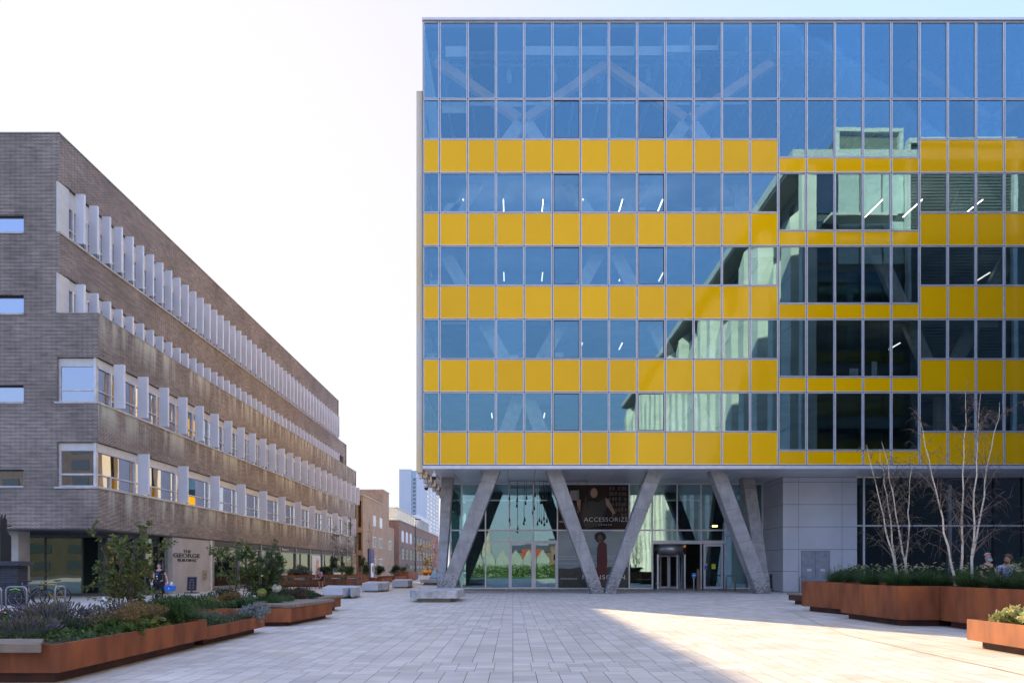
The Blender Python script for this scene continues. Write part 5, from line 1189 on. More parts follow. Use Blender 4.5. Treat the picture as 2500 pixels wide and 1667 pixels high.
# mid-distance shrubs
for i, (x,y,z,rx,rz_,mt,lb) in enumerate(((-14.0,57,.8,1.0,.45,G_MD,'bright green bush on the terrace planter'),(-15.8,57,.8,1.1,.4,G_DK,'dark low bush at the left of the terrace planter'),(-15.1,58.5,.9,.8,.9,G_DK,'taller dark shrub in the terrace planter'),(-17.5,56,.8,.9,.5,G_GY,'pale green bush nearest the white poster'),
    (-13.6,69,.5,.8,.7,G_DK,'round dark bush in the small street planter'),(-13.3,75.5,.6,.9,.8,G_DK,'round dark bush in the middle street planter'),(-13.4,84.5,1.0,.9,.5,G_GY,'grey-brown bush in the furthest street planter'),(-13.2,61.0,.8,.45,.8,G_MD,'bush spilling beside the steel hoop on the terrace planter'))):
    plant('street_shrub', lb, 'shrub', x, y, z, bush_mb(1300,rx,rx*.8,rz_,.11,180+i,.6), mt)
# ================================================================= BIRCHES
def birch(label, x, y, z, stems_, h, seed, twig=260, lean=None, leaves=0, spread=1.0, group=None):
    rnd = random.Random(seed); t = thing('birch_tree', label, 'birch tree', (x,y,z), group=group); tr, br, lf = MB(), MB(), MB()
    for (dx, dy, hx, hh) in stems_:
        pts = [Vector((dx,dy,0))]; n = 12
        for k in range(1,n+1):
            t_ = k/n; pts.append(Vector((dx+hx*(t_**1.15)+rnd.gauss(0,.018), dy+rnd.gauss(0,.02), hh*t_)))
        tr.tube(pts, [.034*max(0,1-(k/n)**.75)+.0045 for k in range(n+1)], 8, False)
        for _ in range(int(twig/len(stems_)/7)):
            k = rnd.uniform(.18,.98); i = min(n-1,int(k*n)); b = pts[i].lerp(pts[i+1],k*n-i); side = rnd.choice((-1,1)); L_ = (1.25-.75*k)*spread*rnd.uniform(.5,1.1)
            d = Vector((side*rnd.uniform(.25,1), rnd.uniform(-.7,.7), rnd.uniform(.9,1.9))).normalized(); bp_ = [b]
            for s in range(5): d = (d+Vector((0,0,-.10))+rl(rnd)*.10).normalized(); bp_.append(bp_[-1]+d*L_/5)
            br.tube(bp_, [.010*(1.2-k)+.004,.008*(1.2-k)+.003,.006*(1.2-k)+.002,.004,.003,.002], 4, False)
            for _ in range(7):
                s = rnd.uniform(1,5); j = min(4,int(s)); q = bp_[j].lerp(bp_[j+1],s-j); dd = (d*.5+rl(rnd)*.8+Vector((0,0,-.1))).normalized(); w_ = [q]; l2 = L_*rnd.uniform(.2,.55)
                for s2 in range(4): dd = (dd+Vector((0,0,-.34))+rl(rnd)*.15).normalized(); w_.append(w_[-1]+dd*l2/4)
                br.tube(w_, [.0038,.0032,.0026,.0020,.0015], 3, False)
                if leaves:
                    for _ in range(leaves): p = w_[rnd.randint(1,4)]; d3 = rl(rnd); s3 = d3.cross(rl(rnd)).normalized()*.012; lf.add([p,p+d3*.02+s3,p+d3*.04,p+d3*.02-s3],[(0,1,2),(0,2,3)])
    tr.build('trunk', BIRCHM, t); br.build('twigs', TWIG, t)
    if lf.v: lf.build('leaves', pm('birch_leaf', (0.16,0.16,0.04), .6, 0, .3, 5, island=.4, trans=.4), t)
    return t
BIRCHM = pm('birch_bark', (0.62,0.58,0.52), .7, 0, base2=(0.20,0.16,0.13), scale=3.5, stretch=(1,1,6), detail=6)
nt_ = BIRCHM.node_tree
for n_ in nt_.nodes:
    if n_.type == 'MAP_RANGE': n_.inputs[1].default_value = .56; n_.inputs[2].default_value = .66
TWIG = pm('birch_twig', (0.17,0.13,0.12), .7, 0, .3, 5)
birch('left birch with four white stems leaning left out of the middle planter', 11.35, 20.0, .9, [(-.05,0,-.95,4.2),(.02,.1,-.6,4.1),(.22,0,-.75,4.3),(.25,.12,.12,3.8)], 4.2, 201, 400, leaves=3, spread=1.1)
birch('right birch with the tallest white stems below the yellow panels', 11.95, 18.0, .9, [(-.28,0,-.95,4.6),(-.05,.1,.1,5.3),(.12,0,.25,5.2),(.14,.1,.85,5.0)], 5.1, 202, 640, leaves=0, spread=1.15)
birch('birch beyond the right photo edge whose drooping twigs hang into view', 13.75, 16.6, .9, [(0,0,-.2,4.4),(.15,.1,.3,4.2),(-.12,0,-.5,3.9)], 4.4, 203, 800, leaves=0, spread=1.5)
t = birch('slim dark-twigged birch before the far end of the brick building', wx(842,58), 58, .1, [(-.1,0,-.8,4.6),(.1,0,.2,5.1),(.15,.1,.9,4.2)], 5, 204, 620, leaves=16, spread=1.3)
t.scale = (1,1,1)
sapling('street_tree', 'thin bare sapling in front of the buff brick flats', 'tree', wx(905,70), 70, .1, 6.0, 1.3, 205, 2, 260, .07, G_BR, .12, .3, smat=TWIG)
bpy.data.objects['street_tree'].scale = (.6,.6,1)
sapling('street_tree', 'golden autumn tree beside the pink sculpture', 'tree', wx(1050,74), 74, .6, 3.6, .9, 206, 4, 6500, .07, pm('autumn_leaf', (0.30,0.22,0.07), .6, 0, .3, 4, island=.4, trans=.5), .5, .15)
# white box planter with orange grass, sculpture, lamp post
t = thing('white_planter', 'pale box planter of orange grass behind the sculpture', 'planter', (wx(1047,72),72,0)); mb = MB(); mb.box(-.75,1.6,-.4,.8,0,.72); mb.build('box', WHITE, t)
for i, dx in enumerate((-.4, .3, .9)): plant('grass_tuft', ['dull orange grass at the left of the pale planter','bright orange grass in the middle of the pale planter','orange-green grass at the right of the pale planter'][i], 'ornamental grass', wx(1047,72)+dx, 72.2, .68, tuft(420,.75,1.0,.03,.6,210+i,.25), pm('orange_grass', (0.50,0.24,0.03), .7, 0, .2, 4, island=.35, trans=.4) if i < 2 else G_YL)
SX = wx(1061.5,61.5)
t = thing('abstract_sculpture', 'slender abstract sculpture of a pale blue cone with a pink knobbed spindle', 'sculpture', (SX,61.5,.5))
mb = MB(); prof = [(.50,0),(.36,.35),(.22,.62),(.10,.85),(.035,1.02)]; mb.lathe((0,0,0), prof, 20); mb.build('cone', pm('sky_blue_paint', (0.42,0.66,0.82), .4), t)
mb = MB(); mb.lathe((0,0,1.0), [(.03,0),(.075,.45),(.11,.75),(.05,1.15),(.04,1.45),(.04,1.72)], 14); mb.ball((-.02,0,2.78),(.19,.16,.15),14,9); mb.lathe((.12,0,2.88),[(.05,0),(.10,.15),(.10,.75),(.06,.82)],12); mb.build('spindle', pm('pink_paint', (0.78,0.36,0.55), .4), t)
lp = thing('street_lamp', 'slim dark street lamp in front of the warehouse', 'street lamp', (wx(1014,95),95,0)); mb = MB(); mb.tube([(0,0,0),(0,0,3),(0,0,8.3)],[.11,.085,.06],10); mb.build('post', BLACK, lp); mb = MB(); mb.box(-.05,.75,-.12,.12,8.2,8.32); mb.build('lamp_head', BLACK, lp)
# low garden wall and railings in front of the flats
wl = thing('garden_wall', 'buff brick garden wall with a pale upper wall in front of the flats', 'wall', (-15,80,0), absolute=True)
mb = MB(); mb.box(wx(961,88), wx(993.5,88), 88, 92, 0, .95); mb.build('brick_base', BR_B, wl)
mb = MB(); mb.box(wx(908,89.5), wx(993,89.5), 89.5, 90, .96, 1.75); mb.build('pale_upper_wall', pm('pale_render', (0.55,0.52,0.45), .8), wl)
rg = thing('metal_railing', 'brown upright railing before the buff brick flats', 'railing', (-19,86,0), absolute=True)
mb = MB()
for k in range(22): x = wx(872,88)+k*(wx(905,88)-wx(872,88))/21; mb.box(x-.02,x+.02,88,88.04,.3,1.75)
mb.box(wx(872,88), wx(905,88), 87.98, 88.06, 1.7, 1.76); mb.build('bars', pm('rail_brown', (0.16,0.10,0.07), .6), rg)
# ================================================================= CYCLE HOOPS, BICYCLES, LEFT FENCE
def hoop(label, x, y, w=1.0, h=.8, ax='x', group='steel cycle hoops', r=.03, z=0):
    mb = MB(); pts = [(-w/2,0,z)]; n = 7; rr = .16
    for k in range(n): a = math.pi - math.pi/2*k/(n-1); pts.append((-w/2+rr+rr*math.cos(a),0,h-rr+rr*math.sin(a)))
    for k in range(n): a = math.pi/2 - math.pi/2*k/(n-1); pts.append((w/2-rr+rr*math.cos(a),0,h-rr+rr*math.sin(a)))
    pts.append((w/2,0,z)); mb.tube(pts, r, 10); o = mb.build('cycle_hoop', STEEL); o.location = (x,y,0); o.rotation_euler = (0,0,0 if ax == 'x' else R(90)); tag(o, label, 'cycle stand', group); return o
hoop('cycle hoop cut by the left photo edge', -19.6, 25.6, .85, .79); hoop('cycle hoop in front of the dark bicycles', -18.62, 25.6, .78, .80)
hoop('cycle hoop between the two dark bicycle wheels', -17.9, 27.0, .6, .78, 'y'); 
hoop('cycle hoop by the glazed side entrance behind the columns', wx(1784,44.6), 44.6, .60, 1.0, r=.04)
hoop('cycle hoop beside the grey service door', wx(1960.5,42.0), 42.0, .42, 1.0, r=.03)
def bicycle(label, x, y, flip, frame, seat_h=.95, bars='flat', guard=None):
    """local: wheels along x, front at +x (flip -1 mirrors)"""
    t = thing('bicycle', label, 'bicycle', (x,y,0), 0, 'bicycles parked at the hoops'); f = flip; rw = .33
    A, B = Vector((-.52*f,0,rw)), Vector((.52*f,0,rw)); bb = Vector((-.08*f,0,.28)); st = Vector((-.22*f,0,.80)); hd = Vector((.36*f,0,.82)); hb = Vector((.39*f,0,.68))
    for c in (A, B):
        w_ = MB(); w_.torus(c, rw-.022, .024, 'y', 30, 6); o = w_.build('wheel', pm('tyre_black', (0.015,0.015,0.015), .8), t)
        m_ = MB(); m_.torus(c, rw-.052, .008, 'y', 30, 5); m_.tube([(c.x,-.04,c.z),(c.x,.04,c.z)], .022, 8); m_.build('rim', STEEL, o)
        m_ = MB()
        for k in range(16): a = k*math.pi/8; m_.tube([(c.x,0.01*(-1)**k,c.z),(c.x+math.cos(a)*(rw-.04),0,c.z+math.sin(a)*(rw-.04))], .0016, 3, False)
        m_.build('spokes', ALUD, o)
    m_ = MB()
    for p, q, r in ((bb,st,.021),(st,hd,.021),(bb,hb,.024),(bb,A,.014),(st,A,.012),(hd,hb,.024)): m_.tube([p,q], r, 7)
    m_.build('frame', frame, t); m_ = MB()
    for s in (-.05,.05): m_.tube([hb+Vector((0,s*.5,0)),B+Vector((0,s,0))], .011, 6)
    m_.build('fork', frame, t)
    m_ = MB(); sp = st+Vector((-.03*f,0,seat_h-.80)); m_.tube([st,sp], .013, 6); m_.build('seat_post', STEEL, t)
    m_ = MB(); m_.hexa([(sp.x-.13*f,-.07,seat_h),(sp.x+.14*f,-.02,seat_h),(sp.x+.14*f,.02,seat_h),(sp.x-.13*f,.07,seat_h)],[(sp.x-.14*f,-.075,seat_h+.05),(sp.x+.14*f,-.02,seat_h+.035),(sp.x+.14*f,.02,seat_h+.035),(sp.x-.14*f,.075,seat_h+.05)]); m_.build('saddle', BLACK, t, bevel=.01)
    m_ = MB(); s0 = hd+Vector((0,0,.0)); s1 = hd+Vector((.07*f,0,.16)); m_.tube([s0,s1], .013, 6)
    if bars == 'flat': m_.tube([s1+Vector((-.05*f,-.30,.02)),s1+Vector((0,-.1,0)),s1+Vector((0,.1,0)),s1+Vector((-.05*f,.30,.02))], .013, 6)
    else: 
        for s in (-.2,.2): m_.tube([s1,s1+Vector((0,s,0)),s1+Vector((.12*f,s,.0)),s1+Vector((.14*f,s,-.09)),s1+Vector((.04*f,s,-.14))], .012, 6)
    m_.build('handlebar', STEEL, t)
    m_ = MB(); m_.torus(bb, .085, .006, 'y', 20, 4); m_.tube([bb+Vector((0,-.05,0)),bb+Vector((.12*f,-.06,-.11))], .009, 5); m_.tube([bb+Vector((0,.05,0)),bb+Vector((-.12*f,.06,.11))], .009, 5); m_.box(bb.x+.08*f,bb.x+.17*f,-.12,-.05,bb.z-.13,bb.z-.11); m_.build('crank', BLACK, t)
    m_ = MB(); m_.tube([bb+Vector((0,-.03,.08)),A+Vector((0,-.03,.03))], .004, 4); m_.tube([bb+Vector((0,-.03,-.08)),A+Vector((0,-.03,-.03))], .004, 4); m_.build('chain', BLACK, t)
    if guard: m_ = MB(); m_.tube([A+Vector((-.2*f,0,.31)),A+Vector((.02*f,0,.37)),A+Vector((.2*f,0,.30))], .02, 6); m_.build('mudguard', guard, t)
    return t
bicycle('dark bicycle with silver handlebars in front, facing right', -18.95, 26.7, 1, pm('bike_grey', (0.12,0.12,0.13), .4, .4), guard=pm('lime_guard', (0.25,0.75,0.05), .4))
bicycle('black bicycle behind the front dark one, facing right', -19.25, 27.5, 1, pm('bike_black', (0.02,0.02,0.022), .4), bars='flat')
bicycle('yellow framed bicycle behind the dark ones, facing left', -19.35, 28.6, -1, pm('bike_yellow', (0.62,0.40,0.02), .35), bars='drop')
bk = thing('brick_gate_pier', 'dark brick pier with a slate coping at the left photo edge', 'gate pier', (-19.5,23.6,0), absolute=True)
mb = MB(); mb.box(-22, wx(42.0,27.6), 27.6, 28.2, 0, 1.62); mb.build('brickwork', brick_mat('near_black_brick',(0.018,0.02,0.028),(0.03,0.034,0.045),(0.07,0.075,0.09)), bk); mb = MB(); mb.box(-22, wx(46,27.5)+.02, 27.45, 28.35, 1.621, 1.78); mb.box(-22,wx(50,27.5)+.05,27.4,28.4,1.60,1.62); mb.build('coping', pm('slate_coping', (0.045,0.05,0.065), .5), bk)
rf = thing('iron_railing', 'tall black iron railing rising over the dark brick pier', 'railing', (-21,27.8,0), absolute=True); mb = MB()
for k in range(10):
    x = wx(1.5+k*2.7,27.9); top = 3.35-.06*k if k > 5 else 3.6+.1*math.sin(k*2.1); mb.box(x-.014,x+.014,27.88,27.92,1.78,top)
for z in (2.0,3.2): mb.box(-22.5, wx(27,27.9), 27.87, 27.93, z, z+.04)
mb.build('bars', BLACK, rf)
mb = MB(); mb.tube([(wx(29,33.4),33.4,0),(wx(29,33.4),33.4,3.29)], .07, 8); tag(mb.build('dark_red_post', pm('dark_red_paint', (0.10,0.012,0.01), .6)), 'dark red post between the black railing and the concrete pier', 'post')
# ================================================================= SIGNS AND SMALL ITEMS
def aboard(label, x, y, w, h, face=0):
    t = thing('pavement_sign', label, 'sign', (x,y,0), face)
    mb = MB(); mb.hexa([(-w/2,.02,.14),(w/2,.02,.14),(w/2,.06,.14),(-w/2,.06,.14)],[(-w/2,.12,h),(w/2,.12,h),(w/2,.16,h),(-w/2,.16,h)]); mb.build('frame', STEEL, t)
    mb = MB(); mb.hexa([(-w/2+.04,.012,.18),(w/2-.04,.012,.18),(w/2-.04,.03,.18),(-w/2+.04,.03,.18)],[(-w/2+.04,.105,h-.05),(w/2-.04,.105,h-.05),(w/2-.04,.13,h-.05),(-w/2+.04,.13,h-.05)]); b = mb.build('board', pm('chalk_navy', (0.012,0.016,0.04), .4), t)
    m_ = MB(); rnd = random.Random(int(w*100))
    for k in range(7):
        z = h-.17-k*(h-.35)/7; yy = .012+(z-.18)/(h-.23)*.093-.004
        for (a, c) in (((-.16,-.02),(.03,.17)) if k > 1 else ((-.14,.14),)): m_.box(a*w/.55, c*w/.55*rnd.uniform(.7,1), yy-.002, yy, z, z+.028)
    m_.build('chalk_marks', pm('chalk_grey', (0.30,0.32,0.38), .8), b)
    mb = MB(); mb.box(-w/2-.08,w/2+.08,-.12,.28,.0,.06); mb.box(-.04,.04,.0,.1,.061,.15); mb.build('foot', pm('sign_foot', (0.06,0.06,0.065), .6), t); return t
aboard('navy pavement sign on a foot beside the name wall', wx(467,40.6), 40.6, .60, 1.0)
aboard('black pavement sign half hidden behind the right column', wx(1890,44.3), 44.3, .55, 1.15)
t = thing('blue_post_sign', 'small blue square sign on a white post before the revolving door', 'sign', (wx(1694,44.8),44.8,0)); mb = MB(); mb.tube([(0,0,0),(0,0,.95)], .025, 8); mb.build('post', WHITE, t); mb = MB(); mb.box(-.14,.14,-.04,-.02,.88,1.17); p_ = mb.build('blue_panel', pm('sign_blue', (0.02,0.22,0.62), .4), t); m_ = MB(); m_.box(-.07,.07,-.046,-.041,.98,1.07); m_.build('white_symbol', WHITE, p_)
mb = MB(); mb.box(wx(1702,45.2), wx(1708,45.2), 45.2, 45.36, .0, 1.45); tag(mb.build('door_post', pm('bronze_post', (0.22,0.17,0.14), .5, .3)), 'bronze door control post right of the revolving door', 'post')
def dome(label, x, y):
    t = thing('security_camera', label, 'security camera', (x,y,6.62)); mb = MB(); mb.lathe((0,0,.12), [(.14,0),(.13,.16),(.07,.26),(.05,.32),(.10,.36),(.03,.45),(.03,.56)], 16); mb.build('housing', WHITE, t); mb = MB(); mb.ball((0,0,.1),(.13,.13,.15),14,10); mb.build('dome', BLACK, t)
dome('white dome camera hanging under the front corner of the soffit', wx(1060,39.3), 39.3)
dome('smaller dome camera further back along the street side soffit', wx(1041.5,44)-.02, 44); bpy.data.objects['security_camera.001'].location.z = 6.55
mb = MB(); mb.tube([(wx(1061,39.5),39.5,7.0),(wx(1074,42.6),42.6,7.05)], .03, 6); tag(mb.build('camera_conduit', BLACK), 'black conduit running from the dome camera to the side column', 'conduit')
# terrace furniture
CHM = pm('olive_chair', (0.085,0.09,0.065), .5); TBM = pm('table_top_pale', (0.42,0.42,0.38), .5)
def chair():
    t = thing('terrace_chair', 'x', 'chair', (0,0,0), 0, 'olive terrace chairs at the tables')
    mb = MB(); mb.box(-.21,.21,-.21,.21,.44,.465); mb.build('seat', CHM, t, bevel=.01)
    mb = MB(); mb.add([(-.21,.19,.60),(.21,.19,.60),(.23,.25,.83),(-.23,.25,.83),(-.21,.21,.60),(.21,.21,.60),(.23,.27,.83),(-.23,.27,.83)],[(0,1,2,3),(7,6,5,4),(0,4,5,1),(1,5,6,2),(2,6,7,3),(3,7,4,0)]); mb.build('backrest', CHM, t)
    for sx_ in (-1,1):
        for sy in (-1,1): mb = MB(); mb.tube([(.18*sx_,.18*sy,.44),(.24*sx_,.25*sy,0)], .013, 6); mb.build('leg', CHM, t)
        mb = MB(); mb.tube([(.21*sx_,.2,.46),(.22*sx_,.24,.83)], .013, 6); mb.build('back_post', CHM, t); mb = MB(); mb.tube([(.24*sx_,-.2,.46),(.25*sx_,-.18,.66),(.24*sx_,.2,.66)], .012, 6); mb.build('armrest', CHM, t)
    return t
ch0 = chair(); first = True
def table(x, y, label):
    t = thing('terrace_table', label, 'table', (x,y,0), 0, 'terrace tables'); mb = MB(); mb.box(-.38,.38,-.38,.38,.72,.75); mb.build('tabletop', TBM, t)
    for sx_ in (-1,1):
        for sy in (-1,1): mb = MB(); mb.tube([(.33*sx_,.33*sy,.72),(.33*sx_,.33*sy,0)], .014, 6); mb.build('leg', CHM, t)
tabs = [(-14.35,49.6,'pale terrace table under the bending woman'),(-13.3,50.6,'pale terrace table in the middle'),(-12.35,51.6,'terrace table nearest the rusty planter'),(-15.3,48.4,'terrace table at the left end, half hidden by plants')]
nm = ['at the woman\'s table','at the middle terrace table','at the table nearest the rusty planter','at the left end table']
for i, (x,y,lb) in enumerate(tabs):
    table(x, y, lb)
    for j, (dx, dy, rz) in enumerate(((-.15,-.62,math.pi),(.60,-.05,-math.pi/2),(.1,.62,0),(-.60,.05,math.pi/2))):
        c = ch0 if first else copy_tree(ch0); first = False
        c.location = (x+dx, y+dy, 0); c.rotation_euler = (0,0,rz+random.uniform(-.2,.2)); c['label'] = 'olive chair ' + ['in front','on the right','behind','on the left'][j] + ' side ' + nm[i] if j in (1,3) else 'olive chair ' + ['in front','','behind',''][j] + ' ' + nm[i]
bn = thing('litter_bin', 'small dark bin beside the terrace chairs', 'bin', (-15.0,47.2,0)); 
bpy.data.objects.remove(bn)
# white poster with a face in the shopfront
ps = thing('shop_poster', 'tall white poster with a woman\'s face in the shopfront glass', 'poster', (XB,68,0), absolute=True)
mb = MB(); mb.box(XB-.09, XB-.07, 67.4, 70.4, .35, 2.75); mb.build('sheet', pm('poster_white', (0.72,0.76,0.80), .5), ps)
mb = MB(); pts = [(68.7,.55),(69.5,.8),(69.6,1.3),(69.45,1.9),(69.2,2.35),(68.9,2.4),(68.75,2.0),(68.6,1.6),(68.65,1.2),(68.5,.9)]; mb.add([(XB-.062,y,z) for y,z in pts],[tuple(range(len(pts)))]); mb.build('printed_face', pm('printed_tan', (0.62,0.36,0.19), .5), ps)
mb = MB(); pts = [(69.2,2.36),(69.55,2.2),(69.6,1.5),(69.48,1.9),(69.25,2.3)]; mb.add([(XB-.058,y,z) for y,z in pts],[tuple(range(5))]); mb.build('printed_hair', HAIRP, ps)

for o in bpy.data.objects:
    if o.name.startswith(('seed_heads','purple_flowers','seed_plumes')): o['kind'] = 'stuff'
# close planting that fills the beds between the named plants
def filler(label, poly, z, n, hmax, seed, mt, ls=.05):
    rnd = random.Random(seed); mb = MB(); xs_ = [p[0] for p in poly]; ys_ = [p[1] for p in poly]
    def inside(x,y):
        c = False; j = len(poly)-1
        for i in range(len(poly)):
            if (poly[i][1] > y) != (poly[j][1] > y) and x < (poly[j][0]-poly[i][0])*(y-poly[i][1])/(poly[j][1]-poly[i][1])+poly[i][0]: c = not c
            j = i
        return c
    k = 0
    while k < n:
        x, y = rnd.uniform(min(xs_),max(xs_)), rnd.uniform(min(ys_),max(ys_))
        if not inside(x,y): continue
        k += 1; hh = hmax*(.45+.9*noise.noise(Vector((x*1.3,y*1.3,seed)))); hh = max(.05,hh)
        p = Vector((x,y,z+hh*rnd.random()**.6)); d = (rl(rnd)+Vector((0,0,.8))).normalized(); l = ls*rnd.uniform(.6,1.4); s1 = d.cross(rl(rnd)).normalized()*l*.28
        mb.add([p,p+d*l*.5+s1,p+d*l,p+d*l*.5-s1],[(0,1,2),(0,2,3)])
    o = mb.build('ground_cover', mt); tag(o, label, 'ground cover', None, 'stuff')
filler('low green and grey planting filling the left foreground planter', [(-6.0,9.6),(-6.0,12.9),(-9.8,13.4),(-13,13.3),(-13,9.4),(-6.5,9.4)], S1, 15000, .30, 3, G_MD, .055)
filler('grey-brown wispy planting at the back of the left foreground planter', [(-6.4,11.5),(-6.4,12.9),(-9.8,13.4),(-13,13.3),(-13,11.5)], S1, 6000, .40, 4, G_RU, .045)
filler('low planting filling the lower left planter', [(-6.0,13.2),(-5.95,15.7),(-8.5,15.5),(-9.6,13.7)], .30, 5000, .30, 5, G_MD, .045)
filler('dark low planting filling the centre-left planter', [(-7.2,17.6),(-7.0,21.5),(-10.2,21.6),(-10.1,17.6)], .38, 9000, .38, 6, G_MD, .06)
filler('mixed dark planting filling the planter behind the timber bench', [(-6.6,22.3),(-6.5,24.4),(-8.9,25),(-8.8,22.3)], .38, 5000, .5, 7, G_DK, .06)
# ================================================================= PEOPLE
def skinned(name, nodes, edges, mat, parent, sub=1):
    """one continuous surface grown round a jointed skeleton"""
    me = bpy.data.meshes.new(name); idx = {k:i for i,k in enumerate(nodes)}
    me.from_pydata([n[0] for n in nodes.values()], [(idx[a],idx[b]) for a,b in edges], [])
    o = bpy.data.objects.new(name+'_tmp', me); col.objects.link(o)
    m = o.modifiers.new('Skin','SKIN'); m.use_smooth_shade = True
    if not me.skin_vertices: me.skin_vertices  # layer is made with the modifier
    sv = me.skin_vertices[0].data
    for k,i in idx.items():
        r = nodes[k][1]; sv[i].radius = r if isinstance(r, tuple) else (r,r); sv[i].use_root = (i == 0)
    s = o.modifiers.new('Sub','SUBSURF'); s.levels = sub; s.render_levels = sub
    dg = bpy.context.evaluated_depsgraph_get(); me2 = bpy.data.meshes.new_from_object(o.evaluated_get(dg)); bpy.data.objects.remove(o)
    me2.name = name; me2.materials.clear(); me2.materials.append(mat)
    for p in me2.polygons: p.use_smooth = True; p.material_index = 0
    q = bpy.data.objects.new(name, me2); col.objects.link(q); q.parent = parent; return q
def hand(nodes, edges, wrist, key, d, side, curl=.5, s=1.0, palm_n=Vector((0,-1,0))):
    """palm, four unequal bent fingers and a thumb off the side of the palm"""
    d = Vector(d).normalized(); n = Vector(palm_n).normalized(); a = d.cross(n).normalized()*side; w = Vector(wrist)
    nodes[key+'p'] = (w+d*.055*s, (.034*s,.018*s)); edges.append((key, key+'p'))
    nodes[key+'q'] = (w+d*.085*s, (.036*s,.016*s)); edges.append((key+'p', key+'q'))
    for i, (o_, L_) in enumerate(((-.030,.062),(-.010,.072),(.010,.068),(.029,.054))):
        b = w+d*.10*s+a*o_*s; k = f'{key}f{i}'; c = curl*(1+.15*i)
        nodes[k+'0'] = (b, .0095*s); p1_ = b+(d*math.cos(c*.6)+n*math.sin(c*.6))*L_*.5*s; nodes[k+'1'] = (p1_, .0085*s); nodes[k+'2'] = (p1_+(d*math.cos(c*1.6)+n*math.sin(c*1.6))*L_*.5*s, .0072*s)
        edges += [(key+'q',k+'0'),(k+'0',k+'1'),(k+'1',k+'2')]
    b = w+d*.035*s-a*.036*s; nodes[key+'t0'] = (b, .011*s); nodes[key+'t1'] = (b+(d*.7-a*.5+n*.4).normalized()*.04*s, .010*s); nodes[key+'t2'] = (b+(d*.9-a*.1+n*.7).normalized()*.068*s, .008*s)
    edges += [(key+'p',key+'t0'),(key+'t0',key+'t1'),(key+'t1',key+'t2')]
